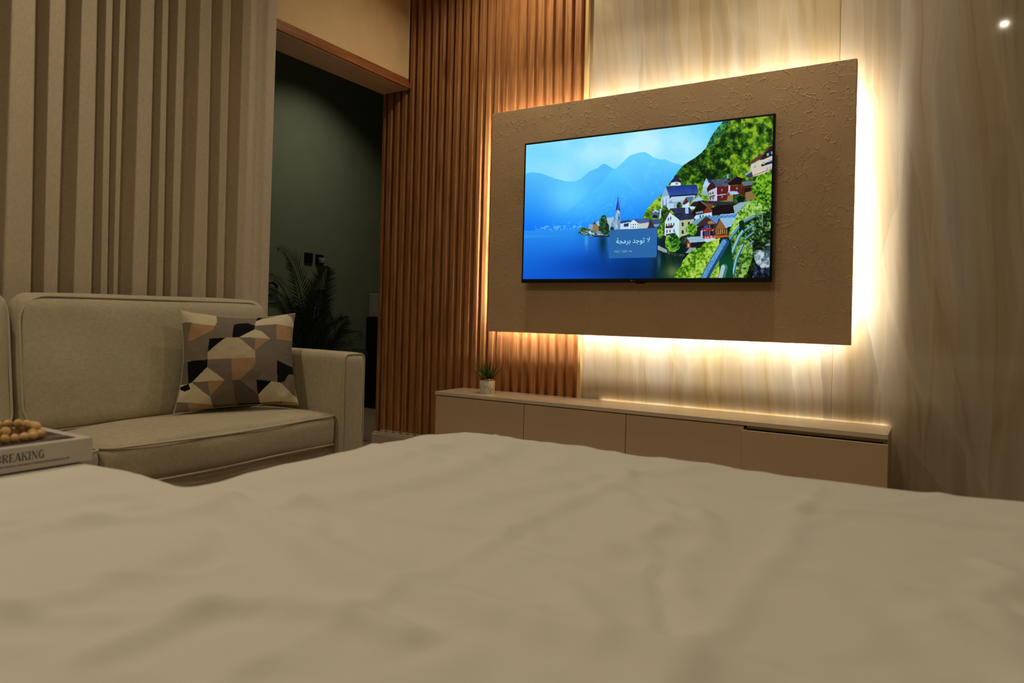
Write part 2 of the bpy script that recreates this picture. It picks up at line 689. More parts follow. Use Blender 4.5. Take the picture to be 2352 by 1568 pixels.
# slat cladding
obj('slat_backing', B(XEND, XTR, YW, YW + 0.014, 0.105, CEIL - 0.002), M['slat'], wall)
PITCH = 0.0651
def slat_mesh(z0, z1, name):
    bm = bmesh.new()
    prof = [(-0.0385, YW), (-0.0325, YS + 0.003), (-0.0300, YS), (0.0, YS), (0.0025, YS + 0.003), (0.0085, YW)]
    lo = [bm.verts.new((x, y, z0)) for x, y in prof]
    hi = [bm.verts.new((x, y, z1)) for x, y in prof]
    n = len(prof)
    for i in range(n):
        j = (i + 1) % n
        bm.faces.new((lo[i], lo[j], hi[j], hi[i]))
    bm.faces.new(lo)
    bm.faces.new(hi)
    bmesh.ops.recalc_face_normals(bm, faces=bm.faces)
    me = bpy.data.meshes.new(name)
    bm.to_mesh(me)
    bm.free()
    return me
sm = slat_mesh(0.128, CEIL - 0.002, 'slat')
sm.materials.append(M['slat'])
fm = slat_mesh(0.105, 0.126, 'slat_foot')
fm.materials.append(M['base'])
for k in range(24):
    x = -1.908 - PITCH * k
    obj('slat', sm, None, wall, loc=(x, 0, 0))
    if x < -2.6:
        obj('slat_foot', fm, None, wall, loc=(x, 0, 0))
obj('end_strip', B(XEND, -3.465, YS + 0.004, YW, 0.128, CEIL - 0.002, 0.002), M['slat'], wall)
obj('edge_trim', B(XTR - 0.002, XTR + 0.017, YS - 0.004, YW + 0.014, 0.002, CEIL - 0.002, 0.002), M['strip_edge'], wall)
bm = bmesh.new()
box(bm, XEND - 0.006, -2.70, 3.845, YW + 0.014, 0.0, 0.092, 0.003)
box(bm, XEND - 0.003, -2.70, 3.858, YW + 0.014, 0.092, 0.105, 0.002)
tag(obj('baseboard_back', bm, M['base']), kind='structure')

# ------------------------------------------------------------------ ceiling downlights
def downlight(x, y, watts, label, spread=150, size=0.09):
    t = thing('ceiling_downlight', label, 'light', (x, y, CEIL))
    v, f = lathe([(size / 2 + 0.002, -0.001), (size / 2 + 0.014, -0.001), (size / 2 + 0.016, -0.005), (size / 2 + 0.002, -0.008), (size / 2, 0.0)], 28)
    o = obj('trim_ring', mesh_np('trim_ring', v, f), M['whitep'], None, True)
    o.parent = t
    L = bpy.data.lights.new('downlight_lamp', 'AREA')
    L.shape = 'DISK'
    L.size = size
    L.energy = watts
    L.color = WARM
    L.spread = R(spread)
    lo = bpy.data.objects.new('downlight_lamp', L)
    COL.objects.link(lo)
    lo.location = (0, 0, -0.012)
    lo.parent = t
    return t


downlight(-2.15, 3.42, WALL_W, 'ceiling downlight above the left end of the television board')
downlight(-0.75, 3.42, WALL_W, 'ceiling downlight above the right end of the television board')
downlight(0.395, 0.99, DOWN_W * 0.55, 'ceiling downlight over the foot of the bed', 150, 0.04)
downlight(-2.45, 0.40, DOWN_W * 1.8, 'ceiling downlight between bed and curtain', 165)
downlight(-0.95, 0.20, DOWN_W, 'ceiling downlight over the middle of the bed', 160)
downlight(-1.6, -1.0, DOWN_W, 'ceiling downlight over the head of the bed', 160)
downlight(-4.25, 4.45, BACK_W, 'ceiling downlight of the green room behind the slatted wall', 118, 0.34)
# ------------------------------------------------------------------ television board with light strips
PX0, PX1, PZ0, PZ1 = -2.4756, -0.3677, EYE - 0.1061, EYE + 1.2891
PY = 3.78
board = thing('television_board', 'large textured brown board floating on the wall behind the television', 'wall panel', ((PX0 + PX1) / 2, PY + 0.03, PZ0))
obj('plate', B(PX0, PX1, PY, PY + 0.016, PZ0, PZ1, 0.0015, 1), M['plaster'], board)
RIM = 0.026
bm = bmesh.new()
y0, y1 = PY + 0.016, PY + 0.016 + RIM
box(bm, PX0, PX1, y0, y1, PZ0, PZ0 + 0.008)
box(bm, PX0, PX1, y0, y1, PZ1 - 0.008, PZ1)
box(bm, PX0, PX0 + 0.008, y0, y1, PZ0 + 0.008, PZ1 - 0.008)
box(bm, PX1 - 0.008, PX1, y0, y1, PZ0 + 0.008, PZ1 - 0.008)
obj('rim', bm, M['plaster'], board)
for x in (-2.25, -0.62):
    obj('wall_bracket', B(x, x + 0.06, PY + 0.016, YS - 0.0005 if x < -2 else YW - 0.0005, PZ0 + 0.35, PZ1 - 0.35), M['blackm'], board)
led = emit('warm_white_strip', (1.0, 0.955, 0.85), LED_E)
WS = 0.012
ly0, ly1 = PY + 0.0165, PY + 0.020
IT, IB, IL, IR = 0.130, 0.090, 0.075, 0.066
for x0, x1, z0, z1 in ((PX0 + IL, PX1 - IR, PZ1 - IT - WS, PZ1 - IT), (PX0 + IL, PX1 - IR, PZ0 + IB, PZ0 + IB + WS),
                       (PX0 + IL, PX0 + IL + WS, PZ0 + IB + 0.02, PZ1 - IT - 0.02), (PX1 - IR - WS, PX1 - IR, PZ0 + IB + 0.02, PZ1 - IT - 0.02)):
    obj('light_strip', B(x0, x1, ly0, ly1, z0, z1), led, board)

# ------------------------------------------------------------------ television
TX0, TX1, TZ0, TZ1 = -2.1918, -0.7281, EYE + 0.1992, EYE + 1.0515
TY = 3.715
tv = thing('television', 'flat black television showing a lakeside village, mounted on the brown board', 'television', ((TX0 + TX1) / 2, TY + 0.03, TZ0))
obj('frame', B(TX0, TX1, TY, TY + 0.022, TZ0, TZ1, 0.003), M['black'], tv)
bm = bmesh.new()
box(bm, TX0 + 0.004, TX1 - 0.004, TY - 0.003, TY + 0.004, TZ0, TZ0 + 0.021, 0.002)
obj('bottom_bezel', bm, M['blackm'], tv)
obj('back_housing', B(-2.03, -0.865, TY + 0.02, PY - 0.004, TZ0 + 0.004, TZ0 + 0.46, 0.004), M['black'], tv)
obj('wall_mount', B(-1.66, -1.26, TY + 0.02, PY - 0.0005, TZ0 + 0.30, TZ0 + 0.62), M['blackm'], tv)
obj('sensor', B(-1.455, -1.405, TY + 0.001, TY + 0.02, TZ0 - 0.006, TZ0 + 0.002, 0.002), M['black'], tv)


# the picture on the screen, painted on a fine mesh (flat print); U, V = drawing units of the picture
def screen_picture():
    nu, nv = 700, 420
    x0, x1, z0, z1 = TX0 + 0.011, TX1 - 0.011, TZ0 + 0.023, TZ1 - 0.011
    # faces carry the colour, so sample at face centres
    uu = (np.arange(nu - 1) + 0.5) / (nu - 1)
    vv = (np.arange(nv - 1) + 0.5) / (nv - 1)
    uc, vc = np.meshgrid(uu, vv, indexing='ij')
    src = np.array([(0, 1), (1, 1), (1, 0), (0, 0)], float)
    dst = np.array([(105, 325), (2125, 88), (2098, 1418), (80, 1427)], float)
    A, b = [], []
    for (u, v), (X, Y) in zip(src, dst):
        A.append([u, v, 1, 0, 0, 0, -X * u, -X * v]); b.append(X)
        A.append([0, 0, 0, u, v, 1, -Y * u, -Y * v]); b.append(Y)
    h = np.linalg.solve(np.array(A), np.array(b))
    den = h[6] * uc + h[7] * vc + 1
    U = (h[0] * uc + h[1] * vc + h[2]) / den
    V = (h[3] * uc + h[4] * vc + h[5]) / den
    C = np.zeros(U.shape + (3,))
    col = lambda *c: np.array(c, float)

    def lerp(a, b, t):
        t = np.clip(t, 0, 1)[..., None]
        return a * (1 - t) + b * t

    def fill(mask, c):
        if callable(c):
            C[mask] = c(U[mask], V[mask])
        else:
            C[mask] = c

    def P(pts, c):
        fill(inpoly(U, V, pts), c)

    def line(pts, wd, c):
        for (xa, ya), (xb, yb) in zip(pts[:-1], pts[1:]):
            dx, dy = xb - xa, yb - ya
            L2 = dx * dx + dy * dy
            t = np.clip(((U - xa) * dx + (V - ya) * dy) / L2, 0, 1)
            fill(np.hypot(U - xa - t * dx, V - ya - t * dy) < wd / 2, c)

    def ell(cx, cy, rx, ry, c, rough=0.0, seed=1):
        d = ((U - cx) / rx) ** 2 + ((V - cy) / ry) ** 2
        if rough:
            d = d + rough * (vnoise(U, V, 26, seed, 3) - 0.5) * 2
        fill(d < 1, c)

    def foliage(dark, mid, lite, sc, seed, th=0.5):
        def f(u, v):
            n = vnoise(u, v, sc, seed, 4, 0.7)
            g = vnoise(u, v, sc * 4, seed + 5, 2)
            q = np.clip((n - 0.5) * 2.6 + 0.5 + (g - th) * 1.1, 0, 1)
            return np.where((q < 0.5)[:, None], lerp(dark, mid, q * 2), lerp(mid, lite, q * 2 - 1))
        return f

    # sky
    n = vnoise(U, V, 420, 3, 4)
    C[:] = lerp(col(92, 206, 252), col(188, 242, 255), (n - 0.3) * 1.6 + 0.35 * np.exp(-(((U - 850) / 500) ** 2 + ((V - 330) / 160) ** 2)))
    C[:] = lerp(C, col(166, 232, 255), 0.5 * np.exp(-(((U - 330) / 330) ** 2 + ((V - 520) / 110) ** 2)))
    # mountains
    ridge = [(60, 570), (150, 547), (220, 555), (340, 600), (430, 622), (510, 625), (560, 600), (620, 545), (700, 510), (722, 486), (745, 478), (780, 496), (820, 522), (845, 518), (900, 465), (950, 415), (990, 400), (1040, 387), (1080, 385), (1110, 400), (1150, 430), (1210, 447), (1240, 444), (1300, 470), (1385, 495), (1500, 500), (1500, 1040), (60, 1040)]

    def mount(u, v):
        t = np.clip((v - 420) / 560, 0, 1)
        c = lerp(col(104, 210, 255), col(14, 126, 248), t ** 1.1)
        c = lerp(c, col(104, 212, 255), 0.7 * np.exp(-(((u - 760) / 260) ** 2 + ((v - 640) / 160) ** 2)))
        n = vnoise(u, v, 60, 9, 4, 0.65)
        c = lerp(c, col(120, 214, 255), np.clip((n - 0.52) * 1.5, 0, 0.45) * np.clip(1.2 - t, 0, 1))
        return c
    P(ridge, mount)

    def left_mount(u, v):
        t = np.clip((v - 560) / 440, 0, 1)
        c = lerp(col(84, 190, 252), col(16, 122, 248), t)
        glow = np.exp(-(((u - 470) / 210) ** 2 + ((v - 740) / 190) ** 2))
        return lerp(c, col(108, 216, 255), glow * 0.85)
    P([(60, 570), (150, 547), (220, 555), (340, 600), (430, 622), (510, 625), (560, 600), (620, 545), (700, 510), (745, 478), (820, 522), (720, 640), (600, 745), (470, 850), (330, 945), (210, 1015), (60, 1040)], left_mount)

    def slope(u, v):
        t = np.clip((v - 560) / 460, 0, 1)
        c = lerp(col(92, 204, 255), col(14, 124, 248), t)
        n = vnoise(u + v * 0.8, v - u * 0.4, 26, 15, 3, 0.7)
        glow = np.exp(-(((u - 520) / 260) ** 2 + ((v - 760) / 190) ** 2))
        c = lerp(c, col(80, 200, 255), glow * 0.8)
        return lerp(c, col(120, 210, 255), np.clip((n - 0.55) * 1.2, 0, 0.25) * np.clip((v - 600) / 150, 0, 1))
    P([(820, 522), (720, 640), (600, 745), (470, 850), (330, 945), (210, 1015), (220, 1030), (800, 1030), (860, 900), (980, 700)], slope)
    # far shore specks
    nn = vnoise(U, V, 12, 41, 2)
    m_ = (V > 992 + (U - 100) * -0.012) & (V < 1022) & (U > 180) & (U < 560) & (nn > 0.55)
    C[m_] = lerp(C[m_], col(150, 215, 250), np.full(m_.sum(), 0.5))

    # lake
    def lake(u, v):
        t = np.clip((v - 1020) / 400, 0, 1)
        c = lerp(col(44, 150, 244), col(8, 92, 214), t ** 0.7)
        dk = np.exp(-(((u - 620) / 330) ** 2 + ((v - 1330) / 120) ** 2))
        c = lerp(c, col(4, 62, 168), 0.8 * dk)
        c = lerp(c, col(6, 60, 150), np.clip((u - 480) / 500, 0, 1) * 0.75)
        c = lerp(c, col(0, 36, 86), np.clip((u - 560) / 400, 0, 1) * np.clip((v - 1100) / 260, 0, 1) * 0.7)
        rf = np.exp(-((u - 735) / 36) ** 2) * np.exp(-((v - 1120) / 110) ** 2)
        c = lerp(c, col(10, 40, 52), rf * 0.85)
        rf = np.exp(-((u - 600) / 14) ** 2) * np.exp(-((v - 1110) / 60) ** 2)
        c = lerp(c, col(110, 190, 220), rf * 0.55)
        rf = np.exp(-((u - 790) / 22) ** 2) * np.exp(-((v - 1130) / 110) ** 2)
        c = lerp(c, col(60, 150, 200), rf * 0.4)
        gr = np.clip((u - 1090) / 130, 0, 1)
        gn = vnoise(u * 1.0, v * 0.25, 60, 22, 3)
        g2 = lerp(col(8, 30, 30), col(30, 74, 40), (gn - 0.35) * 2)
        g2 = lerp(g2, col(140, 160, 90), np.exp(-(((u - 1310) / 60) ** 2 + ((v - 1370) / 60) ** 2)) * 0.6)
        g2 = lerp(g2, col(70, 130, 150), np.exp(-(((u - 1195) / 16) ** 2 + ((v - 1280) / 70) ** 2)) * 0.6)
        c = lerp(c, g2, gr)
        br = np.exp(-((v - 1080 + 0.02 * u) / 10) ** 2) * np.clip(1 - u / 500, 0, 1)
        return lerp(c, col(70, 170, 250), br * 0.5)
    P([(40, 1032), (540, 1016), (560, 1000), (2200, 1000), (2200, 1500), (40, 1500)], lake)

    # wooded hill
    hill = [(1722, 130), (2160, 70), (2160, 700), (1700, 900), (1250, 1080), (1060, 930), (1075, 890), (1100, 850), (1150, 790), (1220, 730), (1262, 660), (1320, 590), (1345, 548), (1385, 500), (1440, 462), (1490, 432), (1540, 392), (1575, 352), (1600, 300), (1625, 250), (1660, 200), (1690, 165)]
    P(hill, foliage(col(8, 32, 10), col(50, 100, 18), col(140, 176, 36), 42, 4, 0.56))
    P([(1722, 130), (1790, 118), (1700, 240), (1640, 330), (1600, 360), (1575, 352), (1600, 300), (1640, 230), (1690, 165)], foliage(col(14, 60, 40), col(44, 112, 66), col(96, 160, 70), 24, 8))
    P([(1060, 930), (1075, 890), (1100, 850), (1150, 790), (1220, 730), (1215, 850), (1130, 930)], foliage(col(40, 80, 20), col(104, 156, 30), col(170, 200, 60), 20, 12))

    # --- spit of land with the far village
    P([(530, 1052), (545, 1030), (600, 1010), (700, 985), (800, 960), (1250, 930), (1250, 1075), (980, 1078), (780, 1080), (660, 1078), (560, 1062)], foliage(col(16, 38, 28), col(40, 74, 52), col(110, 150, 120), 16, 31))
    P([(640, 1020), (655, 975), (700, 975), (700, 1035), (645, 1040)], col(150, 120, 74))
    P([(615, 1015), (620, 980), (655, 975), (650, 1020)], col(120, 170, 210))
    P([(648, 975), (668, 955), (705, 958), (705, 982)], col(70, 60, 60))
    P([(560, 1040), (600, 1028), (720, 1035), (780, 1050), (780, 1068), (560, 1060)], foliage(col(30, 60, 70), col(110, 150, 170), col(210, 235, 250), 9, 33))
    P([(660, 1082), (672, 1060), (780, 1058), (782, 1078)], col(24, 26, 40))
    P([(662, 1070), (720, 1058), (778, 1064), (778, 1068)], col(130, 170, 190))
    ell(575, 1022, 26, 18, foliage(col(20, 46, 14), col(52, 92, 24), col(110, 140, 40), 10, 34), 0.3)
    # church with the spire
    P([(672, 962), (760, 925), (822, 918), (840, 955), (845, 1020), (790, 1030), (690, 985)], col(140, 190, 224))
    P([(760, 930), (826, 918), (800, 985), (762, 985)], col(158, 196, 220))
    P([(800, 985), (826, 918), (846, 955), (850, 1022), (800, 1024)], foliage(col(96, 126, 160), col(128, 160, 190), col(150, 184, 210), 8, 36))
    P([(836, 1022), (838, 880), (850, 862), (874, 862), (878, 905), (878, 1022)], foliage(col(120, 160, 196), col(150, 190, 220), col(176, 212, 236), 8, 37))
    P([(856, 1020), (858, 885), (878, 880), (878, 1020)], col(118, 146, 186))
    P([(838, 884), (842, 850), (854, 780), (859, 732), (864, 780), (874, 850), (878, 890), (866, 858), (850, 858)], col(36, 56, 140))
    P([(854, 860), (858, 760), (860, 735), (862, 780), (868, 845), (864, 850)], col(72, 92, 176))
    P([(862, 915), (872, 913), (872, 940), (862, 942)], col(40, 60, 110))
    ell(866, 882, 6, 7, col(200, 224, 240))
    # trees beside the church
    ell(738, 975, 34, 76, foliage(col(14, 40, 28), col(32, 74, 44), col(90, 130, 70), 13, 38), 0.5, 2)
    ell(755, 1012, 34, 50, foliage(col(10, 32, 26), col(28, 60, 40), col(60, 100, 60), 13, 39), 0.4, 3)
    ell(810, 1016, 16, 18, col(20, 48, 30), 0.2, 4)
    # far houses
    P([(876, 1018), (880, 968), (960, 950), (975, 1018)], col(186, 222, 246))
    P([(876, 965), (900, 948), (955, 942), (962, 958), (880, 972)], col(46, 66, 112))
    P([(905, 975), (945, 968), (945, 995), (905, 998)], col(52, 50, 86))
    P([(945, 1018), (950, 978), (985, 938), (1030, 975), (1032, 1018)], col(214, 236, 244))
    P([(940, 985), (982, 934), (1030, 932), (1032, 975), (985, 940)], col(64, 84, 136))
    for x in (962, 980, 998, 1016):
        P([(x, 975), (x + 7, 974), (x + 7, 986), (x, 987)], col(60, 80, 100))
        P([(x, 996), (x + 7, 995), (x + 7, 1008), (x, 1009)], col(60, 80, 100))
    P([(1028, 1018), (1030, 965), (1108, 958), (1112, 1014)], col(190, 200, 196))
    P([(1028, 970), (1036, 934), (1112, 934), (1118, 962), (1040, 972)], col(70, 92, 148))
    P([(1098, 1012), (1130, 945), (1165, 1008)], col(62, 44, 56))
    P([(1130, 942), (1208, 940), (1214, 968), (1160, 976), (1186, 1008), (1165, 1010)], col(60, 80, 128))
    P([(1150, 980), (1210, 975), (1212, 992), (1160, 1000)], col(120, 160, 200))
    P([(1130, 905), (1150, 858), (1185, 860), (1192, 905), (1160, 930), (1135, 925)], col(80, 100, 130))
    P([(1140, 878), (1165, 855), (1195, 872), (1190, 882), (1165, 872), (1145, 886)], col(160, 200, 230))
    P([(1138, 925), (1150, 900), (1182, 905), (1180, 925)], col(20, 24, 34))
    P([(1196, 935), (1200, 850), (1235, 848), (1228, 930)], col(170, 205, 225))

    # --- large hill church
    P([(1210, 845), (1212, 770), (1245, 735), (1280, 740), (1280, 845)], col(180, 212, 236))
    for x in (1222, 1248):
        P([(x, 840), (x, 775), (x + 7, 765), (x + 10, 840)], col(104, 136, 176))
    P([(1205, 772), (1250, 670), (1290, 742), (1245, 748)], col(140, 176, 212))
    P([(1248, 668), (1500, 652), (1515, 700), (1508, 740), (1280, 752)], lambda u, v: lerp(col(26, 52, 128), col(52, 84, 164), np.clip((v - 660) / 90 + (vnoise(u, v, 30, 51, 2) - 0.5) * 0.6, 0, 1)))
    P([(1280, 742), (1510, 728), (1508, 742), (1285, 756)], col(30, 34, 60))
    P([(1278, 770), (1300, 752), (1490, 742), (1480, 770), (1400, 790), (1280, 800)], col(176, 208, 230))
    P([(1275, 800), (1400, 780), (1395, 850), (1270, 860)], col(150, 180, 196))
    P([(1268, 858), (1272, 808), (1285, 790), (1315, 800), (1312, 856)], col(176, 210, 232))
    P([(1268, 808), (1290, 780), (1318, 806)], col(120, 156, 196))
    P([(1288, 662), (1292, 632), (1372, 630), (1368, 660)], col(214, 230, 240))
    P([(1288, 640), (1300, 612), (1315, 604), (1318, 585), (1330, 570), (1345, 585), (1350, 604), (1368, 612), (1374, 640), (1345, 630), (1320, 632)], col(34, 34, 66))
    ell(1338, 645, 10, 10, col(120, 140, 170))
    # dark trees below church
    ell(1360, 830, 22, 34, foliage(col(14, 34, 20), col(36, 70, 30), col(80, 120, 40), 12, 53), 0.4, 6)
    ell(1238, 890, 26, 70, foliage(col(14, 34, 14), col(50, 88, 24), col(130, 160, 50), 14, 54), 0.4, 7)
    ell(1228, 970, 24, 60, foliage(col(12, 34, 14), col(40, 80, 24), col(100, 140, 40), 14, 55), 0.4, 8)
    # small white house below church
    P([(1390, 840), (1395, 812), (1440, 795), (1440, 832), (1485, 820), (1485, 850), (1440, 865), (1390, 858)], col(196, 226, 246))
    P([(1385, 812), (1412, 760), (1440, 795), (1400, 820)], col(84, 44, 34))
    P([(1412, 755), (1480, 752), (1462, 790), (1435, 795)], col(86, 106, 150))
    P([(1460, 792), (1520, 745), (1560, 780), (1500, 800)], col(150, 196, 224))
    P([(1440, 830), (1480, 795), (1560, 780), (1500, 835)], col(40, 30, 34))
    # turret
    P([(1548, 672), (1580, 600), (1615, 650), (1608, 672)], col(176, 208, 236))
    P([(1550, 710), (1552, 672), (1606, 668), (1600, 712)], col(160, 194, 206))
    P([(1584, 605), (1618, 612), (1620, 640), (1600, 640)], col(36, 52, 96))
    P([(1530, 735), (1560, 705), (1600, 712), (1590, 745)], col(140, 176, 196))
    # red house
    P([(1600, 785), (1602, 700), (1660, 670), (1700, 672), (1870, 655), (1862, 745), (1760, 780), (1690, 790)], col(104, 22, 26))
    P([(1600, 785), (1602, 705), (1660, 680), (1664, 788)], col(196, 190, 206))
    P([(1655, 788), (1656, 680), (1668, 678), (1668, 788)], col(188, 206, 240))
    P([(1668, 738), (1755, 728), (1755, 734), (1668, 746)], col(180, 196, 230))
    P([(1762, 735), (1762, 655), (1774, 655), (1774, 735)], col(188, 206, 240))
    for x, y in ((1608, 722), (1628, 715), (1608, 765), (1630, 760)):
        P([(x, y), (x + 14, y - 4), (x + 14, y + 14), (x, y + 18)], col(66, 84, 130))
    P([(1604, 750), (1650, 735), (1650, 752), (1606, 766)], col(120, 84, 70))
    for x, y in ((1698, 690), (1700, 745), (1818, 676)):
        P([(x, y), (x + 26, y - 3), (x + 26, y + 20), (x, y + 23)], col(36, 40, 46))
        P([(x + 6, y + 1), (x + 18, y), (x + 18, y + 16), (x + 6, y + 18)], col(110, 130, 140))
    P([(1584, 690), (1600, 660), (1640, 612), (1662, 668), (1630, 690), (1590, 716)], col(52, 30, 26))
    P([(1622, 615), (1742, 603), (1800, 655), (1660, 672)], lambda u, v: lerp(col(56, 62, 84), col(92, 104, 130), vnoise(u, v, 22, 61, 3)))
    P([(1734, 636), (1820, 584), (1886, 605), (1862, 655), (1770, 660), (1745, 640)], col(24, 16, 18))
    P([(1738, 640), (1822, 582), (1828, 588), (1752, 644)], col(84, 76, 80))
    P([(1748, 605), (1748, 570), (1765, 568), (1765, 602)], col(130, 160, 196))
    P([(1765, 603), (1765, 570), (1770, 572), (1770, 603)], col(30, 36, 56))
    # shed in front of the red house
    P([(1748, 790), (1756, 745), (1800, 735), (1800, 792)], col(150, 120, 76))
    P([(1800, 792), (1800, 735), (1840, 735), (1840, 790)], col(66, 44, 28))
    P([(1755, 712), (1830, 708), (1850, 730), (1775, 740)], col(150, 200, 226))
    P([(1736, 742), (1757, 710), (1785, 740), (1760, 735)], col(120, 84, 56))
    ell(1832, 770, 26, 30, foliage(col(10, 40, 24), col(28, 84, 44), col(60, 120, 70), 12, 63), 0.1)
    ell(1860, 775, 30, 28, col(8, 26, 16), 0.15, 9)
    # right hut
    P([(1868, 740), (1872, 665), (1950, 655), (1955, 735)], col(70, 34, 26))
    P([(1892, 735), (1895, 685), (1950, 680), (1952, 735)], col(28, 20, 20))
    P([(1868, 640), (1872, 632), (1965, 620), (1975, 652), (1890, 666)], col(92, 112, 128))
    P([(1898, 720), (1975, 700), (1980, 775), (1905, 785)], col(136, 108, 66))
    # house at the right edge
    P([(1935, 560), (1945, 490), (2040, 440), (2130, 395), (2130, 540), (1960, 590)], col(206, 196, 176))
    P([(1918, 488), (1985, 432), (2040, 405), (2088, 345), (2130, 330), (2130, 350), (2050, 430), (1945, 485)], col(92, 52, 52))
    P([(2015, 455), (2100, 345), (2130, 335), (2130, 410), (2040, 450)], col(36, 26, 26))
    P([(2040, 436), (2130, 392), (2130, 412), (2040, 452)], col(40, 26, 26))
    P([(2028, 490), (2130, 452), (2130, 476), (2030, 508)], col(44, 30, 34))
    for x, y in ((1968, 500), (2045, 470), (2090, 450), (2075, 400), (2110, 385), (2070, 515), (2095, 505)):
        P([(x, y), (x + 16, y - 5), (x + 16, y + 16), (x, y + 21)], col(120, 170, 226))
    P([(1895, 575), (1950, 540), (1962, 590), (1925, 600)], col(52, 60, 80))
    P([(1895, 572), (1948, 540), (1955, 548), (1905, 580)], col(130, 170, 200))
    line([(1935, 590), (2125, 522)], 4, col(40, 44, 50))

    # lower big white house
    P([(1240, 1072), (1244, 950), (1280, 880), (1365, 945), (1360, 1095), (1290, 1085)], col(196, 228, 240))
    P([(1356, 1095), (1362, 945), (1480, 935), (1475, 1080)], col(176, 186, 148))
    P([(1232, 955), (1285, 850), (1292, 862), (1244, 955)], col(84, 58, 50))
    P([(1285, 850), (1445, 838), (1500, 935), (1365, 948)], lambda u, v: lerp(col(30, 34, 60), col(52, 56, 88), vnoise(u, v, 26, 71, 2) * 1.2 - 0.1))
    P([(1300, 896), (1472, 888), (1474, 892), (1300, 902)], col(18, 20, 36))
    P([(1410, 892), (1408, 842), (1434, 838), (1436, 890)], col(150, 196, 240))
    for x, y in ((1252, 975), (1272, 972), (1290, 970), (1312, 968), (1255, 1025), (1280, 1022), (1312, 1020), (1268, 925), (1285, 918)):
        P([(x, y), (x + 9, y - 1), (x + 9, y + 24), (x, y + 25)], col(60, 60, 78))
    P([(1246, 995), (1310, 985), (1312, 1008), (1248, 1012)], col(84, 40, 36))
    P([(1250, 1060), (1330, 1048), (1332, 1066), (1252, 1074)], col(104, 44, 48))
    for x, y in ((1380, 965), (1430, 960), (1380, 1028)):
        P([(x, y), (x + 17, y - 1), (x + 17, y + 30), (x, y + 30)], col(34, 36, 44))
    # brown chalet
    P([(1460, 890), (1530, 790), (1600, 850), (1800, 800), (1812, 890), (1640, 905), (1500, 925)], col(26, 16, 14))
    P([(1525, 785), (1790, 797), (1800, 815), (1600, 830)], col(40, 44, 62))
    P([(1530, 786), (1538, 784), (1632, 868), (1624, 874)], col(112, 92, 80))
    P([(1555, 800), (1640, 815), (1625, 850), (1605, 840)], col(120, 60, 34))
    P([(1560, 870), (1590, 835), (1628, 880), (1626, 892), (1560, 895)], col(122, 50, 22))
    P([(1495, 880), (1555, 868), (1555, 884), (1497, 895)], col(128, 150, 160))
    P([(1480, 930), (1495, 905), (1628, 880), (1628, 912), (1500, 938)], col(190, 218, 246))
    for x in (1525, 1548, 1575, 1600):
        P([(x, 905), (x + 12, 903), (x + 12, 925), (x, 928)], col(70, 80, 110))
    P([(1490, 940), (1560, 925), (1560, 950), (1492, 960)], col(150, 130, 96))
    # stone wall right
    P([(1800, 830), (1860, 800), (1960, 790), (1960, 810), (1900, 850), (1880, 900), (1815, 895)], col(140, 170, 186))
    # blue metal roofs
    P([(1568, 915), (1840, 895), (1845, 925), (1700, 945), (1680, 985), (1640, 960)], lambda u, v: lerp(col(66, 116, 184), col(120, 170, 220), (np.sin((u + v * 1.3) / 5.2) > 0.4) * 0.7 + vnoise(u, v, 20, 73, 2) * 0.2))
    P([(1455, 970), (1490, 945), (1580, 905), (1600, 912), (1500, 985)], col(110, 156, 184))
    P([(1500, 985), (1582, 912), (1680, 985), (1640, 1050), (1540, 1030)], col(60, 44, 42))
    P([(1590, 960), (1625, 948), (1660, 975), (1600, 978)], col(150, 116, 88))
    P([(1480, 1015), (1560, 985), (1660, 985), (1640, 1070), (1545, 1090), (1490, 1060)], col(30, 26, 36))
    P([(1560, 990), (1600, 985), (1600, 1020), (1562, 1022)], col(56, 70, 130))
    P([(1606, 985), (1612, 985), (1612, 1095), (1606, 1095)], col(150, 120, 80))
    fl = foliage(col(90, 20, 30), col(190, 40, 56), col(220, 200, 190), 12, 74)
    P([(1545, 1016), (1660, 1012), (1656, 1034), (1546, 1036)], fl)
    P([(1548, 1076), (1660, 1072), (1660, 1096), (1550, 1100)], fl)
    P([(1534, 1085), (1536, 1030), (1552, 1030), (1552, 1088)], col(150, 190, 226))
    P([(1566, 1040), (1600, 1038), (1600, 1070), (1566, 1072)], col(60, 74, 100))
    P([(1560, 1100), (1660, 1096), (1650, 1125), (1575, 1125)], col(190, 214, 226))
    # timber barn
    P([(1650, 1000), (1690, 935), (1745, 1010), (1760, 1060), (1660, 1070)], col(140, 92, 48))
    P([(1690, 930), (1805, 925), (1800, 970), (1745, 1015)], col(140, 186, 214))
    P([(1632, 1045), (1688, 928), (1694, 938), (1650, 1040), (1645, 1075)], col(58, 52, 54))
    P([(1670, 1020), (1755, 1014), (1758, 1060), (1672, 1064)], col(70, 50, 34))
    for k in range(5):
        P([(1676 + 17 * k, 1022), (1684 + 17 * k, 1021), (1684 + 17 * k, 1060), (1676 + 17 * k, 1061)], col(168, 130, 84))
    P([(1650, 1075), (1760, 1068), (1755, 1085), (1655, 1092)], col(200, 84, 40))
    # shrubs between
    ell(1462, 1025, 46, 50, foliage(col(20, 60, 18), col(84, 150, 34), col(160, 206, 70), 14, 75), 0.35, 11)
    ell(1430, 1105, 70, 40, foliage(col(8, 20, 18), col(22, 40, 30), col(50, 80, 50), 14, 76), 0.3, 12)
    # boat house
    P([(1418, 1085), (1545, 1078), (1575, 1120), (1450, 1132)], lambda u, v: lerp(col(110, 150, 172), col(176, 210, 226), (np.sin(v / 3.0) > 0) * 0.5 + 0.3))
    P([(1398, 1118), (1418, 1082), (1424, 1090), (1404, 1122)], col(90, 80, 80))
    P([(1420, 1175), (1424, 1110), (1452, 1134), (1456, 1180)], col(140, 60, 36))
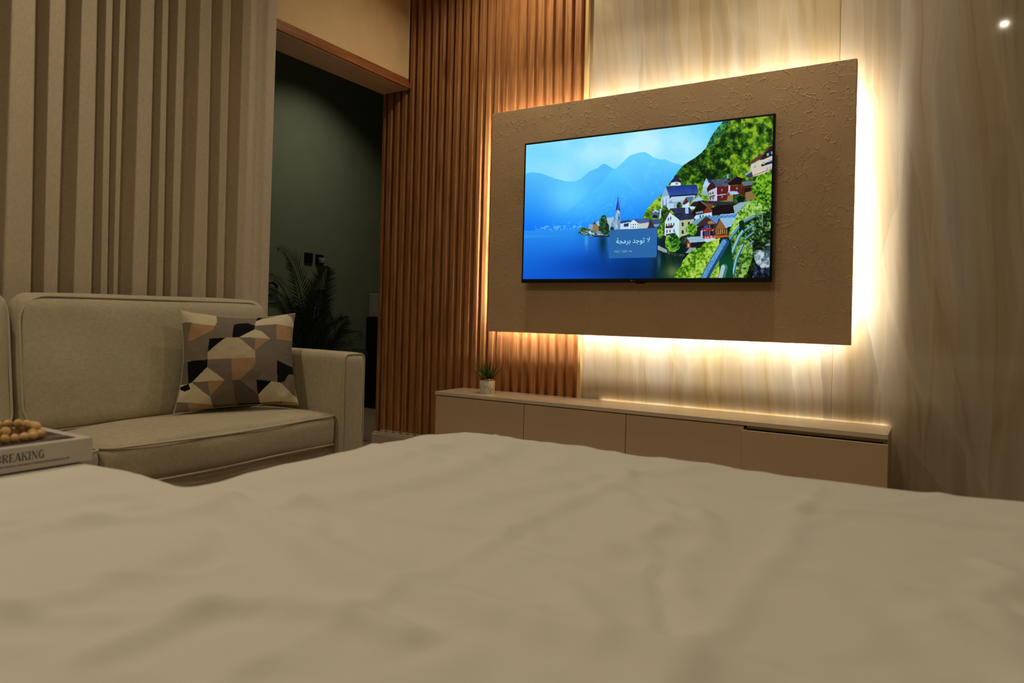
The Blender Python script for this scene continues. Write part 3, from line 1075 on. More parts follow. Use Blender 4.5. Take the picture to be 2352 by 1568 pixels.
    P([(1430, 1140), (1442, 1140), (1442, 1165), (1430, 1165)], col(200, 180, 150))
    P([(1455, 1180), (1455, 1134), (1570, 1124), (1530, 1170)], col(22, 26, 34))
    P([(1410, 1215), (1450, 1170), (1500, 1172), (1480, 1210)], col(140, 160, 170))
    # shore trees
    ell(1205, 1040, 26, 55, foliage(col(14, 40, 16), col(70, 116, 30), col(150, 190, 70), 14, 77), 0.4, 13)
    ell(1310, 1130, 64, 74, foliage(col(12, 46, 18), col(66, 138, 34), col(140, 196, 60), 15, 78), 0.4, 14)
    P([(1180, 1150), (1230, 1170), (1300, 1215), (1400, 1225), (1390, 1250), (1270, 1228), (1185, 1195)], foliage(col(14, 22, 20), col(40, 56, 46), col(90, 110, 90), 14, 79))
    P([(1184, 1150), (1262, 1190), (1262, 1215), (1184, 1188)], col(140, 160, 172))

    # right-hand trees
    rt_ = [(2160, 500), (2100, 540), (2000, 590), (1955, 650), (1945, 700), (1990, 760), (1900, 820), (1840, 880), (1820, 930), (1790, 980), (1770, 1040), (1760, 1090), (1860, 1060), (1960, 1120), (2000, 1180), (2160, 1180)]
    P(rt_, foliage(col(16, 54, 10), col(92, 156, 24), col(146, 194, 50), 15, 81, 0.52))
    P([(1900, 860), (2160, 800), (2160, 1180), (1990, 1160), (1880, 1010)], foliage(col(8, 24, 12), col(44, 84, 30), col(160, 196, 120), 18, 82, 0.56))
    P([(1840, 880), (1930, 800), (2060, 790), (2120, 830), (2030, 900), (1900, 950), (1800, 1060), (1770, 1060), (1800, 970)], foliage(col(40, 84, 20), col(124, 178, 56), col(178, 212, 130), 14, 83, 0.5))
    # foreground shrub and path
    P([(1900, 1180), (2000, 1130), (2160, 1110), (2160, 1460), (1850, 1460)], foliage(col(4, 14, 10), col(14, 34, 18), col(50, 84, 40), 18, 84, 0.55))
    P([(2075, 1140), (2160, 1120), (2160, 1150), (2060, 1160)], col(110, 136, 160))
    P([(1960, 1210), (2000, 1190), (2110, 1200), (2110, 1330), (2040, 1345), (1990, 1300)], foliage(col(60, 80, 96), col(140, 160, 172), col(190, 206, 210), 24, 85))
    P([(1990, 1305), (2040, 1345), (2110, 1330), (2110, 1450), (1950, 1450)], foliage(col(8, 12, 24), col(20, 28, 44), col(70, 90, 110), 24, 86))
    P([(1320, 1430), (1330, 1370), (1375, 1325), (1390, 1280), (1440, 1220), (1470, 1190), (1540, 1170), (1560, 1140), (1640, 1110), (1690, 1090), (1760, 1180), (1740, 1460), (1320, 1460)], foliage(col(46, 96, 14), col(120, 180, 34), col(184, 212, 92), 16, 87, 0.48))
    P([(1780, 1090), (1840, 1050), (1960, 1140), (1960, 1250), (1900, 1440), (1780, 1440)], foliage(col(8, 28, 10), col(70, 120, 30), col(150, 190, 90), 20, 88, 0.54))

    # railing
    def bar(pts, wd, dk, lt):
        line(pts, wd, dk)
        line([(x - wd * 0.12, y - wd * 0.08) for x, y in pts], wd * 0.55, lt)
    rail_d, rail_l = col(40, 84, 108), col(110, 168, 196)
    bar([(1760, 1120), (1880, 965), (1975, 915)], 26, col(36, 84, 96), col(96, 160, 176))
    bar([(1985, 905), (2038, 890), (2042, 1000)], 12, col(50, 90, 90), col(110, 150, 150))
    bar([(1900, 1030), (1970, 985)], 20, col(40, 90, 96), col(110, 166, 176))
    bar([(1900, 1100), (1970, 1045)], 18, col(40, 90, 96), col(110, 160, 180))
    bar([(1920, 1160), (1965, 1120)], 16, col(40, 90, 96), col(110, 160, 180))
    P([(1848, 1080), (1850, 960), (1866, 946), (1884, 950), (1892, 965), (1896, 1090)], col(6, 44, 22))
    bar([(1795, 1210), (1850, 1080), (1880, 1040)], 30, col(50, 110, 112), col(130, 190, 196))
    bar([(1800, 1400), (1830, 1260), (1880, 1150)], 24, rail_d, col(130, 186, 210))
    bar([(1835, 1420), (1880, 1280)], 10, col(20, 40, 50), col(60, 90, 110))
    P([(1688, 1430), (1688, 1110), (1705, 1088), (1745, 1084), (1770, 1095), (1782, 1130), (1800, 1290), (1802, 1430)], lambda u, v: lerp(col(6, 34, 14), col(8, 70, 44), np.clip((v - 1090) / 200, 0, 1)))
    bar([(1545, 1480), (1600, 1360), (1735, 1128)], 66, col(30, 76, 128), col(92, 156, 206))
    tex = inpoly(U, V, [(1500, 1500), (1570, 1320), (1700, 1110), (1745, 1110), (1690, 1300), (1610, 1500)]) & (vnoise(U, V, 7, 91, 2) > 0.6)
    C[tex] = C[tex] * 0.8
    bar([(1690, 1480), (1728, 1335)], 58, col(70, 110, 110), col(160, 196, 186))
    # dark clean edge of the panel behind the picture
    Vv = np.clip(C, 0, 255)
    rgb = to_lin(Vv)

    X = np.linspace(x0, x1, nu)
    Z = np.linspace(z0, z1, nv)
    XX, ZZ = np.meshgrid(X, Z, indexing='ij')
    verts = np.stack([XX, np.full(XX.shape, TY - 0.0008), ZZ], -1).reshape(-1, 3)
    me = mesh_np('screen', verts, grid_faces(nu, nv))
    at = me.attributes.new('print', 'FLOAT_COLOR', 'FACE')
    arr = np.ones((rgb.shape[0] * rgb.shape[1], 4), np.float32)
    arr[:, :3] = rgb.reshape(-1, 3)
    at.data.foreach_set('color', arr.ravel())
    return me


screen = obj('screen', screen_picture(), attr_mat('television_picture', True), tv)


def flat_text(name, body, xr, xl, zc, mat, parent, y, high=None):
    """Lettering lying flat in front of the screen, from xl to xr, middle at zc."""
    me, co = text_mesh(body, 1.0)
    mn, mx = co.min(0), co.max(0)
    s = (xr - xl) / (mx[0] - mn[0])
    out = np.empty_like(co)
    out[:, 0] = xl + (co[:, 0] - mn[0]) * s
    out[:, 1] = y
    sz = s if high is None else high / (mx[1] - mn[1])
    out[:, 2] = zc + (co[:, 1] - (mn[1] + mx[1]) / 2) * sz
    me.vertices.foreach_set('co', out.ravel())
    me.update()
    me.materials.clear()
    return obj(name, me, mat, parent)


bm = bmesh.new()
pts = rrect(-1.617, -1.334, 1.307, 1.469, 0.008, 5)
bm.faces.new([bm.verts.new((x, TY - 0.0014, z)) for x, z in pts])
capm = bpy.data.materials.new('caption_blue')
capm.use_nodes = True
capm.node_tree.nodes['Principled BSDF'].inputs['Base Color'].default_value = (0.004, 0.004, 0.005, 1)
capm.node_tree.nodes['Principled BSDF'].inputs['Emission Color'].default_value = lin(36, 100, 164)
capm.node_tree.nodes['Principled BSDF'].inputs['Emission Strength'].default_value = 1
cap = obj('caption_box', bm, capm, screen)
flat_text('caption_text', '\uFE94\uFEA0\uFEE3\uFEAE\uFE91 \uFEAA\uFE9F\uFEEE\uFE97 \uFEFB', -1.374, -1.574, 1.400, emit('caption_white', lin(176, 246, 255), 1.0), screen, TY - 0.002, 0.040)
flat_text('caption_text', '\u0621\uFE8E\uFED4\uFEA7\uFE87 / \uFEAD\uFE8E\uFEEC\uFEC7\uFE87', -1.505, -1.586, 1.345, emit('caption_pale', lin(110, 184, 226), 1.0), screen, TY - 0.002, 0.020)
obj('caption_mark', B(-1.496, -1.478, TY - 0.0022, TY - 0.0018, 1.3425, 1.3465), emit('caption_pink', lin(232, 120, 180), 1.0), screen)
# small round emblem and two letters on the bottom bezel
bm = bmesh.new()
for k in range(14):
    pass
bmesh.ops.create_circle(bm, cap_ends=True, segments=16, radius=0.0045, matrix=Matrix.Translation((-1.478, TY - 0.0034, TZ0 + 0.0105)) @ Matrix.Rotation(PI / 2, 4, 'X'))
lg = obj('emblem', bm, M['greyp'], tv)
flat_text('emblem_letters', 'LG', -1.458, -1.470, TZ0 + 0.0105, M['greyp'], tv, TY - 0.0034, 0.0075)

# ------------------------------------------------------------------ low console under the television
CX0, CX1, CYF, CTOP = -2.7149, -0.1855, 3.5637, EYE - 0.4914
con = thing('television_console', 'long low taupe console with four doors under the television', 'console', ((CX0 + CX1) / 2, (CYF + YW) / 2, 0))
bm = bmesh.new()
cy0, cz0, cz1 = CYF + 0.028, 0.06, CTOP - 0.024
box(bm, CX0 + 0.002, CX0 + 0.020, cy0, 3.838, cz0, cz1)
box(bm, CX1 - 0.020, CX1 - 0.002, cy0, 3.838, cz0, cz1)
box(bm, CX0 + 0.02, CX1 - 0.02, cy0, 3.838, cz0, cz0 + 0.018)
box(bm, CX0 + 0.02, CX1 - 0.02, 3.826, 3.838, cz0 + 0.018, cz1)
for x in (-2.067, -1.432, -0.813):
    box(bm, x - 0.009, x + 0.009, cy0, 3.826, cz0 + 0.018, cz1)
box(bm, CX0 + 0.02, CX1 - 0.02, cy0, 3.826, cz1 - 0.016, cz1)
obj('carcass', bm, M['lacquer'], con)
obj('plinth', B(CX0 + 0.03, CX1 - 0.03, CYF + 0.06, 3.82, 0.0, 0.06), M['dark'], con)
bm = bmesh.new()
box(bm, CX0, XTR - 0.003, CYF, YS - 0.0005, CTOP - 0.022, CTOP, 0.002)
box(bm, XTR - 0.003, CX1, CYF, YW - 0.012, CTOP - 0.022, CTOP, 0.002)
bmesh.ops.remove_doubles(bm, verts=bm.verts, dist=0.0001)
obj('worktop', bm, M['top'], con)
obj('light_strip', B(XTR + 0.15, CX1 - 0.02, YW - 0.010, YW - 0.0015, CTOP - 0.016, CTOP - 0.012), emit('warm_console_strip', (1.0, 0.88, 0.66), 9.0), con)
obj('end_panel', B(CX1 - 0.0018, CX1, cy0 - 0.02, 3.86, 0.0, CTOP - 0.022), M['door_edge'], con)
bounds = (CX0, -2.067, -1.432, -0.813, CX1)
for k in range(4):
    x0, x1 = bounds[k] + 0.0018, bounds[k + 1] - 0.0018
    if k < 3:
        obj('door', B(x0, x1, CYF + 0.006, CYF + 0.026, 0.055, CTOP - 0.0275, 0.0015), M['lacquer'], con)
    else:
        # the last front stands a little open and hangs lower
        d = obj('door', B(x0 - 0.004, x1 + 0.004, CYF - 0.022, CYF - 0.002, 0.045, CTOP - 0.046, 0.0015), M['lacquer'], con)
        obj('door_edge', B(x0 - 0.004, x1 + 0.004, CYF - 0.0222, CYF - 0.002, CTOP - 0.0462, CTOP - 0.0432), M['door_edge'], d)
        for x in (x0 + 0.03, x1 - 0.06):
            obj('hinge', B(x, x + 0.02, CYF - 0.002, CYF + 0.05, 0.16, 0.20), M['greyp'], d)

# ------------------------------------------------------------------ small succulent on the console
pl = thing('potted_succulent', 'small spiky green succulent in a white marbled pot with brass rim on the console', 'plant', (-2.405, 3.69, CTOP))
n = NT('marbled_pot')
v = n.coords((1, 1, 0.6))
vo = n.n('ShaderNodeTexVoronoi', feature='DISTANCE_TO_EDGE')
vo.inputs['Scale'].default_value = 26
wv = n.n('ShaderNodeTexNoise')
wv.inputs['Scale'].default_value = 30
n.l(v, wv.inputs['Vector'])
md = n.n('ShaderNodeVectorMath', operation='MULTIPLY_ADD')
n.l(wv.outputs['Color'], md.inputs[0])
md.inputs[1].default_value = (0.04, 0.04, 0.04)
n.l(v, md.inputs[2])
n.l(md.outputs[0], vo.inputs['Vector'])
vn = n.math('MULTIPLY', n.ramp(vo.outputs['Distance'], [(0, (1, 1, 1)), (0.06, (0, 0, 0))]), n.ramp(n.noise(v, 22, 1), [(0.52, (0, 0, 0)), (0.6, (1, 1, 1))]))
n.set(n.mix(vn, lin(214, 208, 186), lin(84, 72, 56)), 0.3)
v, f = lathe([(0.0, 0.0), (0.044, 0.0), (0.0465, 0.003), (0.049, 0.088), (0.045, 0.088), (0.044, 0.075), (0.0, 0.075)], 36)
o = obj('pot', mesh_np('pot', v, f), n.m, None, True); o.parent = pl
v, f = lathe([(0.0492, 0.084), (0.0500, 0.0845), (0.0502, 0.0935), (0.0450, 0.094), (0.0448, 0.085)], 36)
o = obj('rim', mesh_np('rim', v, f), M['gold'], None, True); o.parent = pl
v, f = lathe([(0.0, 0.083), (0.0445, 0.081)], 24)
o = obj('soil', mesh_np('soil', v, f), M['soil'], None, True); o.parent = pl
def blade(ln, wd, bend, tw=0.0, seg=9, thick=0.35):
    V, F = [], []
    for i in range(seg + 1):
        t = i / seg
        wv_ = wd * (1 - t ** 1.7) * (0.55 + 0.9 * min(t * 3, 1) * 0.5) + 0.0003
        ang = bend * t
        x = ln * (math.sin(ang) / bend if abs(bend) > 1e-4 else t)
        z = ln * ((1 - math.cos(ang)) / bend if abs(bend) > 1e-4 else 0)
        nx, nz = -math.sin(ang), math.cos(ang)
        for (s, h) in ((-1, 0.25), (0, -thick), (1, 0.25), (0, 0.0)):
            V.append((x + nx * h * wv_, s * wv_, z + nz * h * wv_))
    for i in range(seg):
        for k in range(4):
            F.append((i * 4 + k, i * 4 + (k + 1) % 4, (i + 1) * 4 + (k + 1) % 4, (i + 1) * 4 + k))
    return np.array(V), np.array(F)
for k in range(26):
    t = k / 25
    az = k * 2.39996 + random.uniform(-.2, .2)
    el = R(84 - 62 * t ** 0.8 + random.uniform(-6, 6))
    v, f = blade(0.096 + 0.030 * (1 - abs(t - 0.5)) + random.uniform(-.006, .008), 0.0085, 0.25 if t > .3 else 0.1)
    o = obj('leaf', mesh_np('leaf', v, f), M['leaf'], None, True)
    o.parent = pl
    o.location = (0.008 * math.cos(az), 0.008 * math.sin(az), 0.084)
    o.rotation_euler = (0, -el, az)

# ------------------------------------------------------------------ sofa
sf = thing('sofa', 'oatmeal linen two seat sofa with loose piped cushions in front of the curtain', 'sofa', (-2.79, 1.38, 0))
obj('base', B(-3.09, -2.50, 0.18, 2.60, 0.06, 0.315, 0.012, 3), M['sofa'], sf, True)
soft_obj('backrest', -3.095, -2.985, 0.14, 2.62, 0.20, 0.86, 0.04, M['sofa'], sf, (8, 30, 12))
SR = 0.034
for y0, y1, sd in ((2.485, 2.635, 3), (0.13, 0.28, 4)):
    arm = soft_obj('armrest', -3.09, -2.44, y0, y1, 0.05, 0.765, SR, M['sofa'], sf, (26, 14, 26), (0.004, 0.006, 0.006), 0.0015, sd)
    loop = [(-2.449, y, z) for y, z in rrect(y0 + 0.006, y1 - 0.006, 0.06, 0.760, SR * 0.9)]
    tube_obj('piping', loop, 0.0045, M['piping'], arm, 6, True)
def seat_sag(v):
    w_ = v.copy()
    return w_
for y0, y1, sd in ((1.375, 2.482, 5), (0.285, 1.365, 6)):
    sc = soft_obj('seat_cushion', -3.0, -2.472, y0, y1, 0.315, 0.475, 0.042, M['sofa'], sf, (24, 44, 14), (0.012, 0.0, 0.032), 0.003, sd)
    for zz, inset in ((0.462, 0.006), (0.328, 0.008)):
        loop = [(x, y, zz + 0.004 * math.sin(6 * y + zz * 40)) for x, y in rrect(-3.0 + inset, -2.470 - inset * 0.2, y0 + inset * .4, y1 - inset * .4, 0.045)]
        # follow the swell of the front face
        loop = [(x + (0.010 * (1 - ((y - (y0 + y1) / 2) / ((y1 - y0) / 2)) ** 2) * 0.45 if x > -2.52 else 0), y, z) for x, y, z in loop]
        tube_obj('piping', loop, 0.0045, M['piping'], sc, 6, True)
def lean(v):
    w_ = v.copy()
    t = np.clip((w_[:, 2] - 0.48) / 0.52, 0, 1)
    w_[:, 0] -= 0.070 * t
    return w_
for y0, y1, sd in ((1.285, 2.435, 7), (0.295, 1.272, 8)):
    zt = 1.012
    bc = soft_obj('back_cushion', -2.99, -2.862, y0, y1, 0.475, zt, 0.062, M['sofa'], sf, (16, 44, 30), (0.016, 0.0, 0.006), 0.003, sd, lean)
    for xx, ins in ((-2.878, 0.012), (-2.97, 0.006)):
        loop = []
        for y, z in rrect(y0 + ins, y1 - ins, 0.475 + ins, zt - ins, 0.10 if y0 > 1 else 0.08, 9):
            p = lean(np.array([[xx, y, z]]))[0]
            loop.append(tuple(p))
        tube_obj('piping', loop, 0.005, M['piping'], bc, 6, True)
for x in (-3.04, -2.54):
    for y in (0.26, 2.5):
        v, f = lathe([(0.0, 0.0), (0.02, 0.0), (0.026, 0.06), (0.0, 0.06)], 14)
        o = obj('foot', mesh_np('foot', v, f), M['blackm'], sf, True)
        o.location = (x, y, 0)

# ------------------------------------------------------------------ patterned cushion
def cushion():
    N = 190
    q = np.linspace(-1, 1, N)
    q = np.sign(q) * (1 - (1 - np.abs(q)) ** 1.25)
    Uc, Vc = np.meshgrid(q, q, indexing='ij')

    def shape(u, v):
        # sides drawn in between the pointed corners
        u2 = u * (1 - 0.10 * (1 - v ** 2) ** 1.0) + 0.0
        v2 = v * (1 - 0.075 * (1 - u ** 2)) - np.where(v > 0, 0.055, 0.0) * (1 - u ** 2) ** 1.5 * v
        return (u2 + 1) / 2, (v2 + 1) / 2
    A_, B_ = shape(Uc, Vc)
    BL, BR, TR, TL = (-2.795, 1.835, 0.512), (-2.640, 2.385, 0.512), (-2.775, 2.470, 0.952), (-2.845, 1.885, 0.956)
    base = bilin(A_, B_, BL, BR, TR, TL)
    e1 = np.array(BR) - np.array(BL)
    e2 = np.array(TL) - np.array(BL)
    nrm = np.cross(e1, e2)
    nrm /= np.linalg.norm(nrm)
    if nrm[0] < 0:
        nrm = -nrm
    th = 0.098 * (np.clip(1 - Uc ** 2, 0, 1) ** 0.55) * (np.clip(1 - Vc ** 2, 0, 1) ** 0.55)
    wr = (vnoise((Uc + 2) * 100, (Vc + 2) * 100, 38, 5, 3) - 0.5) * 0.012
    edge = np.clip(1 - np.minimum(1 - np.abs(Uc), 1 - np.abs(Vc)) * 3.5, 0, 1)
    wr2 = np.sin((Uc * np.sign(Vc) * 14 + Vc * 9)) * edge * 0.004
    inner = np.minimum(1 - np.abs(Uc), 1 - np.abs(Vc)) > 1e-6
    front = base + nrm * (th + (wr + wr2) * inner)[..., None]
    back = base - nrm * (th * 0.8)[..., None]
    me = mesh_np('cushion_cover', np.concatenate([front.reshape(-1, 3), back.reshape(-1, 3)]),
                 np.concatenate([grid_faces(N, N), grid_faces(N, N, N * N, True)]))
    # printed pattern
    fu = (Uc[:-1, :-1] + Uc[1:, 1:]) / 2
    fv = (Vc[:-1, :-1] + Vc[1:, 1:]) / 2
    fa, fb = shape(fu, fv)
    XY = bilin(fa, fb, (55, 1440), (1680, 1300), (1660, 150), (210, 105))
    X, Y = XY[..., 0] + 170 * (np.clip(1 - fu ** 2, 0, 1) * np.clip(1 - fv ** 2, 0, 1)) ** 0.55, XY[..., 1]
    cr, be = np.array(lin(212, 200, 166)[:3]), np.array(lin(196, 180, 142)[:3])
    tn, ta = np.array(lin(178, 140, 102)[:3]), np.array(lin(130, 114, 100)[:3])
    gy, dk, bk = np.array(lin(126, 116, 98)[:3]), np.array(lin(96, 86, 72)[:3]), np.array(lin(16, 17, 19)[:3])
    C = np.empty(X.shape + (3,))
    C[:] = gy
    L = [
        ([(0, 0), (560, 0), (660, 270), (640, 325), (480, 305), (350, 280), (270, 270), (0, 330)], cr),
        ([(660, 265), (870, 240), (872, 310), (820, 360), (700, 330), (640, 345)], gy),
        ([(870, 0), (1155, 0), (1150, 320), (872, 300)], gy),
        ([(1150, 0), (1260, 0), (1200, 245), (1150, 265)], bk),
        ([(1145, 262), (1230, 225), (1400, 190), (1500, 0), (1800, 0), (1800, 340), (1640, 340), (1420, 300), (1140, 326)], cr),
        ([(1530, 160), (1700, 60), (1700, 300), (1635, 280), (1610, 210)], ta),
        ([(0, 320), (210, 305), (355, 280), (300, 515), (0, 520)], ta),
        ([(355, 280), (480, 305), (640, 325), (620, 382), (375, 505), (300, 515)], tn),
        ([(375, 507), (620, 384), (772, 486)], gy),
        ([(620, 375), (640, 328), (700, 330), (800, 370), (872, 330), (862, 483), (770, 484)], ta),
        ([(872, 312), (940, 294), (1050, 292), (1138, 325), (1138, 376), (945, 481), (862, 481)], bk),
        ([(945, 483), (1140, 376), (1230, 402), (1345, 498)], cr),
        ([(1140, 326), (1420, 300), (1425, 500), (1345, 500), (1230, 402), (1140, 376)], ta),
        ([(1420, 300), (1640, 335), (1760, 340), (1760, 520), (1480, 515), (1425, 500)], tn),
        ([(375, 510), (575, 495), (548, 668)], ta),
        ([(575, 495), (772, 486), (550, 668)], bk),
        ([(772, 486), (945, 484), (1145, 655), (1145, 741), (545, 763), (548, 670)], be),
        ([(945, 484), (1150, 486), (1145, 655)], ta),
        ([(1150, 488), (1345, 498), (1148, 650)], tn),
        ([(1425, 500), (1700, 520), (1700, 860), (1570, 830), (1425, 770)], ta * 0.55 + gy * 0.45),
        ([(0, 790), (275, 780), (275, 1070), (0, 1090)], gy * 0.8),
        ([(275, 780), (540, 763), (535, 856), (330, 1040), (280, 1062)], bk),
        ([(535, 856), (745, 1024), (330, 1042)], cr),
        ([(540, 762), (845, 750), (838, 1020), (745, 1023), (535, 856)], ta),
        ([(845, 750), (1145, 741), (1145, 832), (935, 1016), (838, 1020)], tn),
        ([(1145, 835), (1338, 1026), (935, 1016)], gy),
        ([(1145, 745), (1425, 770), (1420, 1042), (1338, 1026), (1145, 832)], ta),
        ([(1425, 770), (1570, 830), (1700, 860), (1700, 940), (1570, 935), (1500, 1042), (1420, 1042)], bk),
        ([(0, 1090), (280, 1066), (330, 1050), (535, 1230), (542, 1322), (300, 1305), (0, 1280)], cr),
        ([(120, 1120), (230, 1080), (280, 1066), (300, 1130), (220, 1160)], bk),
        ([(330, 1046), (530, 1036), (537, 1216)], ta),
        ([(530, 1036), (745, 1026), (537, 1216)], tn),
        ([(745, 1026), (840, 1021), (845, 1305), (542, 1322), (537, 1218)], gy * 0.92),
        ([(840, 1021), (935, 1017), (1145, 1192), (1150, 1290), (845, 1305)], dk),
        ([(935, 1016), (1145, 1013), (1145, 1192)], ta),
        ([(1145, 1013), (1338, 1028), (1145, 1192)], bk),
        ([(1338, 1030), (1460, 1042), (1700, 1230), (1700, 1275), (1450, 1265), (1150, 1287), (1145, 1195)], cr),
        ([(1460, 1042), (1600, 1000), (1720, 1000), (1720, 1240), (1600, 1180)], ta),
        ([(0, 1280), (250, 1312), (250, 1500), (0, 1500)], ta),
        ([(250, 1310), (542, 1322), (552, 1500), (250, 1500)], tn),
        ([(542, 1322), (855, 1305), (872, 1500), (552, 1500)], dk),
        ([(855, 1305), (1150, 1290), (1157, 1500), (872, 1500)], bk),
        ([(1150, 1288), (1450, 1265), (1420, 1500), (1157, 1500)], ta),
        ([(1450, 1265), (1800, 1275), (1800, 1500), (1420, 1500)], tn),
    ]
    for pts, c in L:
        C[inpoly(X, Y, pts)] = c
    arr = np.ones((2, (N - 1) * (N - 1), 4), np.float32)
    arr[0, :, :3] = C.reshape(-1, 3)
    arr[1, :, :3] = C.reshape(-1, 3)
    at = me.attributes.new('print', 'FLOAT_COLOR', 'FACE')
    at.data.foreach_set('color', arr.ravel())
    root = thing('throw_cushion', 'throw cushion with a black, tan, cream and taupe geometric print on the sofa seat', 'cushion', (-2.72, 2.11, 0.51))
    obj('cover', me, attr_mat('printed_cotton'), root, True)
    # seam round the edge
    k = np.arange(0, N, 3)
    ring = [base[i, 0] for i in k] + [base[N - 1, j] for j in k] + [base[i, N - 1] for i in k[::-1]] + [base[0, j] for j in k[::-1]]
    seam = [ring[0]]
    for p in ring[1:]:
        if np.linalg.norm(p - seam[-1]) > 0.003:
            seam.append(p)
    tube_obj('seam', seam, 0.002, M['piping'], root, 5, True)
    return root


cushion()

# ------------------------------------------------------------------ curtain
def curtain():
    crest = [0.55, 0.70, 0.84, 0.98, 1.12, 1.27, 1.408, 1.529, 1.647, 1.720, 1.780, 1.902, 1.975, 2.066, 2.197, 2.316, 2.435]
    end = 2.612
    ys, xs = [], []
    rg = random.Random(3)
    for i in range(len(crest) - 1):
        c0, c1 = crest[i], crest[i + 1]
        wdt = c1 - c0
        dep = min(0.115, 0.95 * wdt + 0.02)
        for k in range(18):
            t = k / 18
            # crest at t=0, quick turn back behind it, slow rise to the next crest
            ph = t ** 0.60
            yy = c0 + wdt * (t - 0.17 * math.sin(2 * PI * t) * (0.75 if wdt < 0.09 else 0.5))
            xx = -3.122 - dep * (0.5 - 0.5 * math.cos(2 * PI * ph))
            ys.append(yy)
            xs.append(xx)
    # last wide, almost flat panel with a turned hem
    c0 = crest[-1]
    for k in range(26):
        t = k / 25
        ys.append(c0 + (end - c0) * t)
        xs.append(-3.122 - 0.030 * math.sin(PI * min(1, t * 1.6)) ** 1.0 * (1 if t < 0.62 else 1) + 0.012 * math.sin(PI * t) - 0.01 * t)
    ys += [end + 0.003, end - 0.006, end - 0.03]
    xs += [xs[-1] - 0.006, xs[-1] - 0.010, xs[-1] - 0.010]
    ys, xs = np.array(ys), np.array(xs)
    nz = 26
    zs = np.linspace(0.012, CEIL - 0.03, nz)
    V = np.empty((len(ys), nz, 3))
    for j, z in enumerate(zs):
        t = (z - 0.0) / CEIL
        V[:, j, 0] = xs + 0.006 * np.sin(ys * 9 + t * 2.2) * (1 - t)
        V[:, j, 1] = ys + 0.016 * np.sin(ys * 23 + 2.5 * t) * (1 - t) - 0.004
        V[:, j, 2] = z
    root = thing('curtain', 'floor length taupe curtain hanging in deep folds behind the sofa', 'curtain', (-3.16, 1.6, 0.0))
    me = mesh_np('cloth', V.reshape(-1, 3), grid_faces(len(ys), nz))
    o = obj('cloth', me, M['curtain'], root, True)
    so = o.modifiers.new('thickness', 'SOLIDIFY')
    so.thickness = 0.0025
    so.offset = 0
    obj('track', B(-3.185, -3.125, -1.2, 2.66, CEIL - 0.03, CEIL - 0.001, 0.003), M['whitep'], root)


curtain()

# ------------------------------------------------------------------ bed
BZ = 0.652


